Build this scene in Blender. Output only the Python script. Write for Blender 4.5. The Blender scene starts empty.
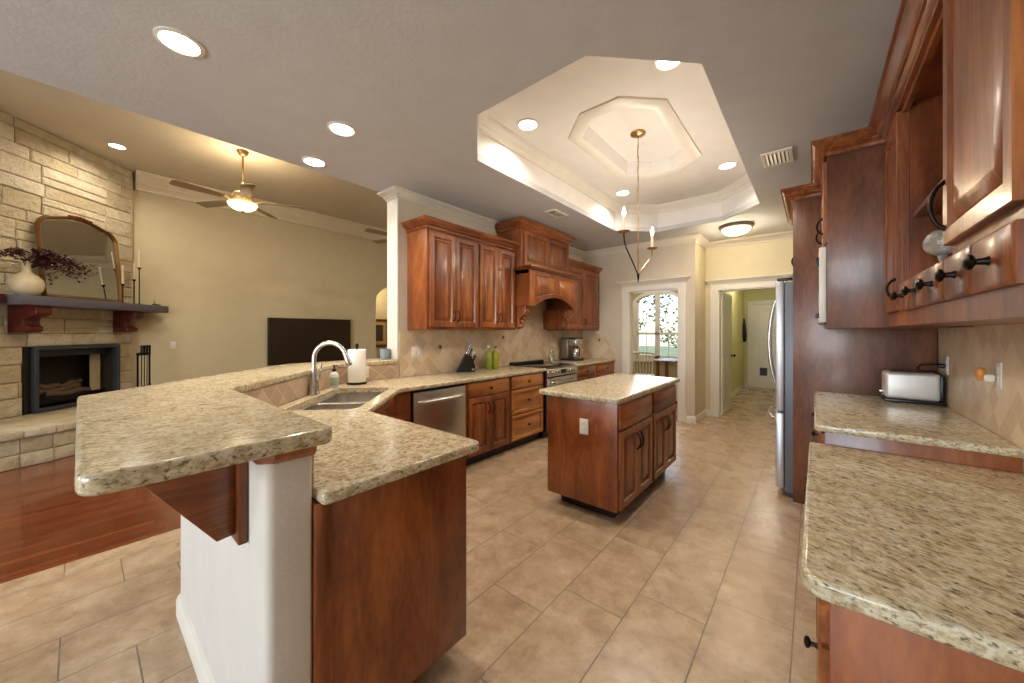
import bpy, bmesh, math, random
from mathutils import Vector, Matrix
from mathutils.geometry import tessellate_polygon

random.seed(7)
S = bpy.context.scene
COL = S.collection
PI = math.pi

def srgb(r, g, b):
    def f(v):
        v /= 255.0
        return v / 12.92 if v <= 0.04045 else ((v + 0.055) / 1.055) ** 2.4
    return (f(r), f(g), f(b), 1.0)

# ------------------------------------------------------------------ camera
cd = bpy.data.cameras.new('camera')
cam = bpy.data.objects.new('camera', cd)
COL.objects.link(cam)
cam.location = (0, 0, 1.38)
cam.rotation_euler = (PI / 2, 0, math.atan2(813 - 512, 361.0))
cd.sensor_width = 36
cd.lens = 361.0 / 1024 * 36
cd.shift_y = -9.5 / 1024
cd.clip_start = 0.05
S.camera = cam

# ------------------------------------------------------------------ world, exposure
S.view_settings.view_transform = 'Standard'
S.view_settings.look = 'None'
S.view_settings.gamma = 1
S.view_settings.use_curve_mapping = False
S.view_settings.exposure = 0.3
W = bpy.data.worlds.new('world')
S.world = W
W.use_nodes = True
wn = W.node_tree.nodes
bg = wn['Background']
sky = wn.new('ShaderNodeTexSky')
sky.sky_type = 'NISHITA'
sky.sun_elevation = math.radians(48)
sky.sun_rotation = math.radians(150)
sky.sun_disc = False
W.node_tree.links.new(sky.outputs[0], bg.inputs[0])
bg.inputs[1].default_value = 0.45

# daylight at the dining window; added fill lamps at unseen windows behind the camera
def area(name, loc, rot, sx, sy, power, color):
    l = bpy.data.lights.new(name, 'AREA')
    l.shape = 'RECTANGLE'
    l.size, l.size_y = sx, sy
    l.energy = power
    l.color = color
    o = bpy.data.objects.new(name, l)
    COL.objects.link(o)
    o.location = loc
    o.rotation_euler = rot
    return o
DAY = (0.80, 0.90, 1.0)
area('daylight_fill_nook', (-1.2, -4.48, 1.62), (PI / 2, 0, 0), 2.5, 1.5, 135, DAY)
area('daylight_fill_living', (-4.3, -4.48, 1.62), (PI / 2, 0, 0), 1.3, 1.9, 50, DAY)
area('daylight_dining', (-3.07, 9.36, 1.5), (-PI / 2, 0, 0), 1.0, 1.5, 10, DAY)

def lamp(loc, power, color, size=0.13, spread=150):
    l = bpy.data.lights.new('downlight_or_fill', 'AREA')
    l.shape = 'DISK'
    l.size = size
    l.energy = power
    l.color = color
    l.spread = math.radians(spread)
    o = bpy.data.objects.new('downlight_or_fill', l)
    COL.objects.link(o)
    o.location = loc
    return o
def bulb_or_fill(loc, power, color, r=0.05):
    l = bpy.data.lights.new('bulb_or_fill_light', 'POINT')
    l.energy = power
    l.color = color
    l.shadow_soft_size = r
    o = bpy.data.objects.new('bulb_or_fill_light', l)
    COL.objects.link(o)
    o.location = loc
    return o
P_CAN, P_TRAY, P_LIV, P_FLUSH, P_FAN = 11, 7.5, 13, 18, 26
sun = bpy.data.lights.new('sun', 'SUN')
sun.energy = 3.0
sun.angle = 0.01
sun_o = bpy.data.objects.new('sun', sun)
COL.objects.link(sun_o)
sun_o.rotation_euler = (math.radians(38), 0, math.radians(-35))
WARM = (1.0, 0.88, 0.74)
AMBER = (1.0, 0.80, 0.54)

# ------------------------------------------------------------------ materials
def new_mat(name):
    m = bpy.data.materials.new(name)
    m.use_nodes = True
    nt = m.node_tree
    b = nt.nodes['Principled BSDF']
    return m, nt, b
def N(nt, t, **kw):
    n = nt.nodes.new(t)
    for k, v in kw.items():
        setattr(n, k, v)
    return n
def setin(n, **kw):
    for k, v in kw.items():
        n.inputs[k.replace('_', ' ')].default_value = v
def coords(nt, scale=(1, 1, 1), rot=(0, 0, 0), world=False):
    if world:
        tc = N(nt, 'ShaderNodeNewGeometry')
        out = tc.outputs['Position']
    else:
        tc = N(nt, 'ShaderNodeTexCoord')
        out = tc.outputs['Object']
    mp = N(nt, 'ShaderNodeMapping')
    mp.inputs['Scale'].default_value = scale
    mp.inputs['Rotation'].default_value = rot
    nt.links.new(out, mp.inputs['Vector'])
    return mp
def ramp(nt, stops):
    r = N(nt, 'ShaderNodeValToRGB')
    el = r.color_ramp.elements
    while len(el) < len(stops):
        el.new(0.5)
    for e, (p, c) in zip(el, stops):
        e.position = p
        e.color = c
    return r
def mathn(nt, op, a, b=None, c=None):
    n = N(nt, 'ShaderNodeMath', operation=op)
    for i, v in enumerate((a, b, c)):
        if v is None:
            continue
        if isinstance(v, (int, float)):
            n.inputs[i].default_value = v
        else:
            nt.links.new(v, n.inputs[i])
    return n.outputs[0]
def mixc(nt, fac, a, b, blend='MIX'):
    n = N(nt, 'ShaderNodeMix', data_type='RGBA', blend_type=blend)
    for s, v in ((n.inputs[0], fac), (n.inputs[6], a), (n.inputs[7], b)):
        if isinstance(v, (int, float, tuple)):
            s.default_value = v
        else:
            nt.links.new(v, s)
    return n.outputs[2]
def bump(nt, b, h, strength=0.2, dist=0.01):
    n = N(nt, 'ShaderNodeBump')
    n.inputs['Strength'].default_value = strength
    n.inputs['Distance'].default_value = dist
    nt.links.new(h, n.inputs['Height'])
    nt.links.new(n.outputs[0], b.inputs['Normal'])

def plain(name, col, rough=0.5, metal=0.0, bump_s=0.0, bscale=200, spec=0.5):
    m, nt, b = new_mat(name)
    setin(b, Roughness=rough, Metallic=metal)
    b.inputs['Specular IOR Level'].default_value = spec
    mp = coords(nt)
    no = N(nt, 'ShaderNodeTexNoise')
    setin(no, Scale=6.0, Detail=4.0)
    nt.links.new(mp.outputs[0], no.inputs['Vector'])
    c0 = tuple(v * 0.97 for v in col[:3]) + (1,)
    c1 = tuple(min(1, v * 1.03) for v in col[:3]) + (1,)
    r = ramp(nt, [(0.3, c0), (0.7, c1)])
    nt.links.new(no.outputs[0], r.inputs[0])
    nt.links.new(r.outputs[0], b.inputs['Base Color'])
    if bump_s:
        n2 = N(nt, 'ShaderNodeTexNoise')
        setin(n2, Scale=bscale, Detail=3.0)
        nt.links.new(mp.outputs[0], n2.inputs['Vector'])
        bump(nt, b, n2.outputs[0], bump_s, 0.01)
    return m
def emit(name, col, strength):
    m, nt, b = new_mat(name)
    b.inputs['Base Color'].default_value = col
    b.inputs['Emission Color'].default_value = col
    b.inputs['Emission Strength'].default_value = strength
    return m
def wood(name, dark, mid, light, axis='Z', rough=0.32, scale=1.0, knots=True, coat=0.15):
    m, nt, b = new_mat(name)
    sc = {'P': (4, 4, 1.1), 'Z': (9, 9, 0.9), 'Y': (9, 0.9, 9), 'X': (0.9, 9, 9)}[axis]
    tc = N(nt, 'ShaderNodeTexCoord')
    oi = N(nt, 'ShaderNodeObjectInfo')
    off = N(nt, 'ShaderNodeVectorMath', operation='SCALE')
    off.inputs[0].default_value = (7.3, 3.9, 5.1)
    nt.links.new(oi.outputs['Random'], off.inputs['Scale'])
    add = N(nt, 'ShaderNodeVectorMath', operation='ADD')
    nt.links.new(tc.outputs['Object'], add.inputs[0])
    nt.links.new(off.outputs[0], add.inputs[1])
    mp = N(nt, 'ShaderNodeMapping')
    mp.inputs['Scale'].default_value = tuple(v * scale for v in sc)
    nt.links.new(add.outputs[0], mp.inputs['Vector'])
    n1 = N(nt, 'ShaderNodeTexNoise')
    setin(n1, Scale=1.3, Detail=6.0, Roughness=0.6, Distortion=1.2)
    nt.links.new(mp.outputs[0], n1.inputs['Vector'])
    n2 = N(nt, 'ShaderNodeTexNoise')
    setin(n2, Scale=1.6, Detail=2.0)
    nt.links.new(add.outputs[0], n2.inputs['Vector'])
    n3 = N(nt, 'ShaderNodeTexNoise')
    setin(n3, Scale=14.0, Detail=4.0)
    nt.links.new(mp.outputs[0], n3.inputs['Vector'])
    v = mathn(nt, 'ADD', mathn(nt, 'MULTIPLY', n1.outputs[0], 0.5), mathn(nt, 'MULTIPLY', n2.outputs[0], 0.32))
    v = mathn(nt, 'ADD', v, mathn(nt, 'MULTIPLY', n3.outputs[0], 0.18))
    r = ramp(nt, [(0.36, dark), (0.5, mid), (0.63, light)])
    nt.links.new(v, r.inputs[0])
    colr = r.outputs[0]
    if knots:
        vo = N(nt, 'ShaderNodeTexVoronoi')
        setin(vo, Scale=2.3)
        nt.links.new(add.outputs[0], vo.inputs['Vector'])
        kr = ramp(nt, [(0.0, (1, 1, 1, 1)), (0.045, (0, 0, 0, 1))])
        nt.links.new(vo.outputs['Distance'], kr.inputs[0])
        k = mathn(nt, 'MULTIPLY', kr.outputs[0], 0.6)
        colr = mixc(nt, k, colr, tuple(x * 0.35 for x in dark[:3]) + (1,))
    nt.links.new(colr, b.inputs['Base Color'])
    setin(b, Roughness=rough)
    b.inputs['Coat Weight'].default_value = coat
    b.inputs['Coat Roughness'].default_value = 0.12
    bump(nt, b, n3.outputs[0], 0.05, 0.003)
    return m
CAB = (srgb(74, 36, 15), srgb(134, 73, 34), srgb(178, 108, 54))
M_wood = wood('alder_vertical', *CAB)
M_woodY = wood('alder_along_y', *CAB, axis='Y')
M_woodX = wood('alder_along_x', *CAB, axis='X')
M_panel = wood('alder_side_panel', srgb(84, 40, 17), srgb(130, 68, 31), srgb(166, 96, 48), axis='P')
M_panel_r = wood('alder_tall_panel_daylit', srgb(62, 36, 24), srgb(104, 62, 40), srgb(136, 86, 58), axis='P')  # alder copy with the greying of daylight put into its colour
M_drawer = wood('alder_light_drawer', srgb(118, 66, 28), srgb(166, 104, 54), srgb(196, 134, 76), axis='Y')
M_glaze = wood('alder_crown', srgb(84, 40, 18), srgb(130, 70, 34), srgb(170, 102, 54), axis='Y', rough=0.26)
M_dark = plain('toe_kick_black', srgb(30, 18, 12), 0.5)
M_mantelbr = wood('mahogany_bracket', srgb(50, 14, 10), srgb(84, 26, 17), srgb(106, 38, 24), knots=False)
M_mantel = plain('slate_blue_mantel', srgb(92, 90, 100), 0.45, bump_s=0.1, bscale=60)
M_bronze = plain('oil_rubbed_bronze', srgb(38, 30, 26), 0.35, 0.85)
M_steel = plain('brushed_steel', srgb(196, 192, 186), 0.27, 0.95)
M_steel_lt = plain('satin_steel_door', srgb(206, 208, 212), 0.36, 0.7)
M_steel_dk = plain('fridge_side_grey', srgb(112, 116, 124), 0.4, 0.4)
M_chrome = plain('chrome', srgb(215, 215, 215), 0.12, 1.0)
M_white = plain('white_trim_paint', srgb(226, 220, 208), 0.4)
M_whitep = plain('white_plastic', srgb(226, 220, 210), 0.35)
M_black = plain('black_plastic', srgb(18, 17, 17), 0.35)
M_blackglass = plain('black_glass', srgb(10, 10, 11), 0.06)
M_iron = plain('wrought_iron', srgb(26, 25, 27), 0.45, 0.6)
M_gold = plain('antique_gilt', srgb(128, 94, 50), 0.35, 0.7, 0.25, 60)
M_brass = plain('aged_brass', srgb(168, 132, 86), 0.35, 0.85)
M_wall_k = plain('kitchen_wall_paint', srgb(204, 192, 172), 0.75, bump_s=0.15, bscale=90)
M_half = plain('textured_white_drywall', srgb(208, 200, 190), 0.8, bump_s=0.12, bscale=80)
M_wall_l = plain('living_wall_khaki', srgb(202, 190, 156), 0.8, bump_s=0.1, bscale=90)
M_wall_h = plain('hall_yellow_green', srgb(200, 194, 138), 0.75, bump_s=0.1, bscale=90)
M_wall_y = plain('pale_yellow_paint', srgb(214, 203, 172), 0.75, bump_s=0.1, bscale=90)
M_wall_d = plain('dining_tan_paint', srgb(176, 158, 118), 0.75, bump_s=0.1, bscale=90)
M_ceil = plain('ceiling_texture', srgb(196, 196, 197), 0.85, bump_s=0.14, bscale=45)
M_cream2 = plain('kitchen_crown_paint', srgb(214, 204, 188), 0.5)
M_cream = plain('cream_trim', srgb(216, 204, 176), 0.5)
M_ceil_l = plain('living_ceiling', srgb(198, 187, 162), 0.85, bump_s=0.2, bscale=38)
M_tray = plain('tray_paint', srgb(226, 222, 216), 0.8)
M_ceramic = plain('cream_ceramic', srgb(206, 192, 160), 0.4)
M_candle = plain('ivory_candle', srgb(220, 208, 180), 0.5)
M_paper = plain('paper_towel', srgb(238, 234, 226), 0.9, bump_s=0.3, bscale=120)
M_leaf = plain('burgundy_leaf', srgb(70, 24, 26), 0.6)
M_stem = plain('twig_brown', srgb(52, 32, 22), 0.7)
M_screen_sheen = plain('tv_screen_brown_sheen', srgb(38, 28, 14), 0.2)  # brown sheen of the room is put into the screen's colour
M_mug = plain('blue_grey_mug', srgb(128, 146, 156), 0.4)
M_log = plain('ceramic_log', srgb(92, 72, 54), 0.8, bump_s=0.6, bscale=25)
M_soot = plain('firebox_soot', srgb(46, 36, 28), 0.8, bump_s=0.3, bscale=40)
M_green = plain('garden_leaf', srgb(72, 104, 62), 0.7)
M_mirror = plain('mirror_glass', srgb(226, 228, 224), 0.02, 1.0)
M_louver = plain('shutter_white', srgb(232, 230, 224), 0.4)
M_label = plain('paper_label', srgb(214, 218, 200), 0.6)
M_accent = plain('pewter_inset', srgb(104, 90, 76), 0.4, 0.3)
M_amber = plain('amber_freshener', srgb(206, 134, 66), 0.3)
M_fabric = plain('pale_fabric', srgb(200, 196, 196), 0.9, bump_s=0.3, bscale=150)
M_canvas = plain('dark_painting', srgb(70, 58, 40), 0.6)
M_matboard = plain('gilt_mat', srgb(186, 160, 106), 0.5)
E_can = emit('downlight_lens', (1.0, 0.95, 0.88, 1), 9)
E_bulb = emit('flame_bulb_glow', (1.0, 0.92, 0.78, 1), 9)
E_bowl = emit('frosted_bowl_glow', (1.0, 0.82, 0.52, 1), 2.4)

def glass(name, col, rough=0.03):
    m, nt, b = new_mat(name)
    b.inputs['Base Color'].default_value = col
    setin(b, Roughness=rough, IOR=1.45)
    b.inputs['Transmission Weight'].default_value = 1.0
    return m
M_crystal = plain('cut_crystal', srgb(226, 222, 214), 0.08, 0.15, spec=1.0)
M_crystal.node_tree.nodes['Principled BSDF'].inputs['Transmission Weight'].default_value = 0.55
M_glass = glass('clear_glass', (0.96, 0.97, 0.96, 1))
M_oil = glass('olive_oil', srgb(196, 186, 40))
M_oilg = glass('herb_oil', srgb(170, 184, 60))
M_pane, nt, b = new_mat('window_pane')
nt.nodes.remove(b)
tr = N(nt, 'ShaderNodeBsdfTransparent')
gl = N(nt, 'ShaderNodeBsdfGlossy')
gl.inputs['Roughness'].default_value = 0.02
mx = N(nt, 'ShaderNodeMixShader')
mx.inputs[0].default_value = 0.07
nt.links.new(tr.outputs[0], mx.inputs[1])
nt.links.new(gl.outputs[0], mx.inputs[2])
nt.links.new(mx.outputs[0], nt.nodes['Material Output'].inputs[0])

def granite(name, turn, sy):
    m, nt, b = new_mat(name)
    mp0 = coords(nt, (1, 1, 1), (0, 0, math.radians(turn)), world=True)
    mp = N(nt, 'ShaderNodeMapping')
    mp.inputs['Scale'].default_value = (1, sy, 1)
    nt.links.new(mp0.outputs[0], mp.inputs['Vector'])
    base = N(nt, 'ShaderNodeTexNoise')
    setin(base, Scale=34.0, Detail=6.0, Roughness=0.65, Distortion=0.6)
    nt.links.new(mp.outputs[0], base.inputs['Vector'])
    r = ramp(nt, [(0.30, srgb(148, 126, 94)), (0.46, srgb(196, 180, 146)), (0.60, srgb(216, 206, 178)), (0.75, srgb(176, 168, 148))])
    nt.links.new(base.outputs[0], r.inputs[0])
    g = N(nt, 'ShaderNodeTexNoise')
    setin(g, Scale=120.0, Detail=4.0, Roughness=0.7)
    nt.links.new(mp.outputs[0], g.inputs['Vector'])
    gr = ramp(nt, [(0.48, (0, 0, 0, 1)), (0.62, (1, 1, 1, 1))])
    nt.links.new(g.outputs[0], gr.inputs[0])
    c = mixc(nt, mathn(nt, 'MULTIPLY', gr.outputs[0], 0.55), r.outputs[0], srgb(138, 114, 80))
    d = N(nt, 'ShaderNodeTexNoise')
    setin(d, Scale=100.0, Detail=3.0, Roughness=0.6, Distortion=0.3)
    nt.links.new(mp.outputs[0], d.inputs['Vector'])
    dr = ramp(nt, [(0.55, (0, 0, 0, 1)), (0.65, (1, 1, 1, 1))])
    nt.links.new(d.outputs[0], dr.inputs[0])
    c = mixc(nt, mathn(nt, 'MULTIPLY', dr.outputs[0], 0.8), c, srgb(72, 58, 44))
    e = N(nt, 'ShaderNodeTexNoise')
    setin(e, Scale=60.0, Detail=2.0)
    mp2 = N(nt, 'ShaderNodeMapping')
    mp2.inputs['Location'].default_value = (13, 4, 2)
    nt.links.new(mp.outputs[0], mp2.inputs['Vector'])
    nt.links.new(mp2.outputs[0], e.inputs['Vector'])
    er = ramp(nt, [(0.60, (0, 0, 0, 1)), (0.70, (1, 1, 1, 1))])
    nt.links.new(e.outputs[0], er.inputs[0])
    c = mixc(nt, mathn(nt, 'MULTIPLY', er.outputs[0], 0.6), c, srgb(226, 218, 196))
    nt.links.new(c, b.inputs['Base Color'])
    setin(b, Roughness=0.17)
    b.inputs['Specular IOR Level'].default_value = 0.5
    return m
M_granite = granite('granite_along_bar', 12, 0.62)
M_granite_r = granite('granite_right_counters', 120, 0.45)

def tile_floor():
    m, nt, b = new_mat('travertine_plank_tile')
    geo = N(nt, 'ShaderNodeNewGeometry')
    sep = N(nt, 'ShaderNodeSeparateXYZ')
    nt.links.new(geo.outputs['Position'], sep.inputs[0])
    TW, TL = 0.3175, 0.648
    rx = mathn(nt, 'DIVIDE', mathn(nt, 'ADD', sep.outputs[0], 0.705 + 40 * TW), TW)
    row = mathn(nt, 'FLOOR', rx)
    fx = mathn(nt, 'SUBTRACT', rx, row)
    ry = mathn(nt, 'SUBTRACT', mathn(nt, 'DIVIDE', mathn(nt, 'ADD', sep.outputs[1], 30 * TL - 1.89), TL), mathn(nt, 'MULTIPLY', mathn(nt, 'SUBTRACT', row, 40), 1 / 3.0))
    cell = mathn(nt, 'FLOOR', ry)
    fy = mathn(nt, 'SUBTRACT', ry, cell)
    def edge(f, w, size):
        a = mathn(nt, 'MINIMUM', f, mathn(nt, 'SUBTRACT', 1.0, f))
        return mathn(nt, 'LESS_THAN', a, w / size)
    gr = mathn(nt, 'MAXIMUM', edge(fx, 0.0028, TW), edge(fy, 0.0028, TL))
    comb = N(nt, 'ShaderNodeCombineXYZ')
    nt.links.new(row, comb.inputs[0])
    nt.links.new(cell, comb.inputs[1])
    wnz = N(nt, 'ShaderNodeTexWhiteNoise')
    nt.links.new(comb.outputs[0], wnz.inputs['Vector'])
    off = N(nt, 'ShaderNodeVectorMath', operation='MULTIPLY_ADD')
    nt.links.new(wnz.outputs['Color'], off.inputs[0])
    off.inputs[1].default_value = (9, 9, 9)
    nt.links.new(geo.outputs['Position'], off.inputs[2])
    n1 = N(nt, 'ShaderNodeTexNoise')
    setin(n1, Scale=8.0, Detail=12.0, Roughness=0.74, Distortion=0.25)
    nt.links.new(off.outputs[0], n1.inputs['Vector'])
    r = ramp(nt, [(0.30, srgb(136, 111, 87)), (0.48, srgb(169, 145, 117)), (0.66, srgb(192, 170, 144))])
    nt.links.new(n1.outputs[0], r.inputs[0])
    c = mixc(nt, mathn(nt, 'MULTIPLY', wnz.outputs['Value'], 0.22), r.outputs[0], srgb(168, 136, 106))
    c = mixc(nt, gr, c, srgb(112, 98, 84))
    nt.links.new(c, b.inputs['Base Color'])
    n2 = N(nt, 'ShaderNodeTexNoise')
    setin(n2, Scale=5.0, Detail=3.0)
    nt.links.new(geo.outputs['Position'], n2.inputs['Vector'])
    rr = mathn(nt, 'ADD', 0.20, mathn(nt, 'MULTIPLY', n2.outputs[0], 0.16))
    nt.links.new(mathn(nt, 'ADD', rr, mathn(nt, 'MULTIPLY', gr, 0.4)), b.inputs['Roughness'])
    bump(nt, b, mathn(nt, 'SUBTRACT', mathn(nt, 'MULTIPLY', n1.outputs[0], 0.15), gr), 0.25, 0.004)
    return m
M_tile = tile_floor()

def plank_floor():
    m, nt, b = new_mat('red_oak_planks')
    mp = coords(nt, (1, 1, 1), (0, 0, PI / 2), world=True)
    br = N(nt, 'ShaderNodeTexBrick')
    br.offset = 0.37
    setin(br, Scale=1.0)
    br.inputs['Brick Width'].default_value = 0.95
    br.inputs['Row Height'].default_value = 0.06
    br.inputs['Mortar Size'].default_value = 0.0016
    br.inputs['Color1'].default_value = srgb(102, 50, 26)
    br.inputs['Color2'].default_value = srgb(130, 68, 36)
    br.inputs['Mortar'].default_value = srgb(70, 32, 16)
    br.inputs['Bias'].default_value = 0.0
    nt.links.new(mp.outputs[0], br.inputs['Vector'])
    mp2 = coords(nt, (14, 1.2, 1), world=True)
    no = N(nt, 'ShaderNodeTexNoise')
    setin(no, Scale=2.0, Detail=6.0, Distortion=0.8)
    nt.links.new(mp2.outputs[0], no.inputs['Vector'])
    r = ramp(nt, [(0.3, (0.68, 0.68, 0.68, 1)), (0.7, (1, 1, 1, 1))])
    nt.links.new(no.outputs[0], r.inputs[0])
    c = mixc(nt, 0.8, br.outputs['Color'], r.outputs[0], 'MULTIPLY')
    nt.links.new(c, b.inputs['Base Color'])
    setin(b, Roughness=0.2)
    b.inputs['Coat Weight'].default_value = 0.3
    return m
M_plank = plank_floor()

def limestone():
    m, nt, b = new_mat('split_limestone')
    geo = N(nt, 'ShaderNodeNewGeometry')
    r = ramp(nt, [(0.0, srgb(206, 190, 156)), (0.5, srgb(222, 208, 176)), (1.0, srgb(236, 226, 202))])
    nt.links.new(geo.outputs['Random Per Island'], r.inputs[0])
    mp = coords(nt, world=True)
    n1 = N(nt, 'ShaderNodeTexNoise')
    setin(n1, Scale=7.0, Detail=10.0, Roughness=0.72)
    nt.links.new(mp.outputs[0], n1.inputs['Vector'])
    rr = ramp(nt, [(0.3, srgb(206, 190, 164)), (0.62, (1, 1, 1, 1))])
    nt.links.new(n1.outputs[0], rr.inputs[0])
    nt.links.new(mixc(nt, 0.6, r.outputs[0], rr.outputs[0], 'MULTIPLY'), b.inputs['Base Color'])
    setin(b, Roughness=0.9)
    bump(nt, b, n1.outputs[0], 1.0, 0.09)
    return m
M_stone = limestone()
M_mortar = plain('stone_mortar', srgb(184, 168, 136), 0.95, bump_s=0.4, bscale=80)

def diamond_tile(name, axes, size=0.105, c0=(196, 172, 140), c1=(212, 190, 160), c2=(222, 204, 178)):
    m, nt, b = new_mat(name)
    geo = N(nt, 'ShaderNodeNewGeometry')
    sep = N(nt, 'ShaderNodeSeparateXYZ')
    nt.links.new(geo.outputs['Position'], sep.inputs[0])
    if axes == 'Y':
        h = sep.outputs[1]
    elif axes == 'X':
        h = sep.outputs[0]
    else:
        h = mathn(nt, 'MULTIPLY', mathn(nt, 'SUBTRACT', sep.outputs[1], sep.outputs[0]), 0.7071)
    z = sep.outputs[2]
    a = mathn(nt, 'DIVIDE', mathn(nt, 'ADD', mathn(nt, 'MULTIPLY', mathn(nt, 'ADD', h, z), 0.7071), 40), size)
    d = mathn(nt, 'DIVIDE', mathn(nt, 'ADD', mathn(nt, 'MULTIPLY', mathn(nt, 'SUBTRACT', h, z), 0.7071), 40), size)
    fa, fd = mathn(nt, 'FLOOR', a), mathn(nt, 'FLOOR', d)
    ra, rd = mathn(nt, 'SUBTRACT', a, fa), mathn(nt, 'SUBTRACT', d, fd)
    def edge(f):
        return mathn(nt, 'LESS_THAN', mathn(nt, 'MINIMUM', f, mathn(nt, 'SUBTRACT', 1.0, f)), 0.0022 / size)
    g = mathn(nt, 'MAXIMUM', edge(ra), edge(rd))
    comb = N(nt, 'ShaderNodeCombineXYZ')
    nt.links.new(fa, comb.inputs[0])
    nt.links.new(fd, comb.inputs[1])
    wz = N(nt, 'ShaderNodeTexWhiteNoise')
    nt.links.new(comb.outputs[0], wz.inputs['Vector'])
    n1 = N(nt, 'ShaderNodeTexNoise')
    setin(n1, Scale=14.0, Detail=5.0)
    nt.links.new(geo.outputs['Position'], n1.inputs['Vector'])
    v = mathn(nt, 'ADD', mathn(nt, 'MULTIPLY', wz.outputs['Value'], 0.55), mathn(nt, 'MULTIPLY', n1.outputs[0], 0.45))
    r = ramp(nt, [(0.2, srgb(*c0)), (0.5, srgb(*c1)), (0.8, srgb(*c2))])
    nt.links.new(v, r.inputs[0])
    c = mixc(nt, mathn(nt, 'MULTIPLY', g, 0.7), r.outputs[0], srgb(224, 210, 186))
    nt.links.new(c, b.inputs['Base Color'])
    setin(b, Roughness=0.42)
    bump(nt, b, mathn(nt, 'SUBTRACT', mathn(nt, 'MULTIPLY', n1.outputs[0], 0.3), g), 0.3, 0.003)
    return m
M_splashY = diamond_tile('tumbled_tile_range', 'Y')
M_splashR = diamond_tile('tumbled_tile_right', 'Y', 0.095, c0=(204, 178, 142), c1=(220, 196, 160), c2=(232, 212, 180))
M_splashX = diamond_tile('tumbled_tile_end', 'X')
M_splashD = diamond_tile('tumbled_tile_bar', 'D', c0=(176, 150, 126), c1=(188, 163, 137), c2=(198, 174, 149))

# ------------------------------------------------------------------ mesh helpers
class Fr:
    """A face frame: a runs right, b up, c out of the face."""
    def __init__(s, o, u, n):
        s.o, s.u, s.n = Vector(o), Vector(u), Vector(n)
        s.v = Vector((0, 0, 1))
    def p(s, a, b, c):
        return s.o + s.u * a + s.v * b + s.n * c

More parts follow.
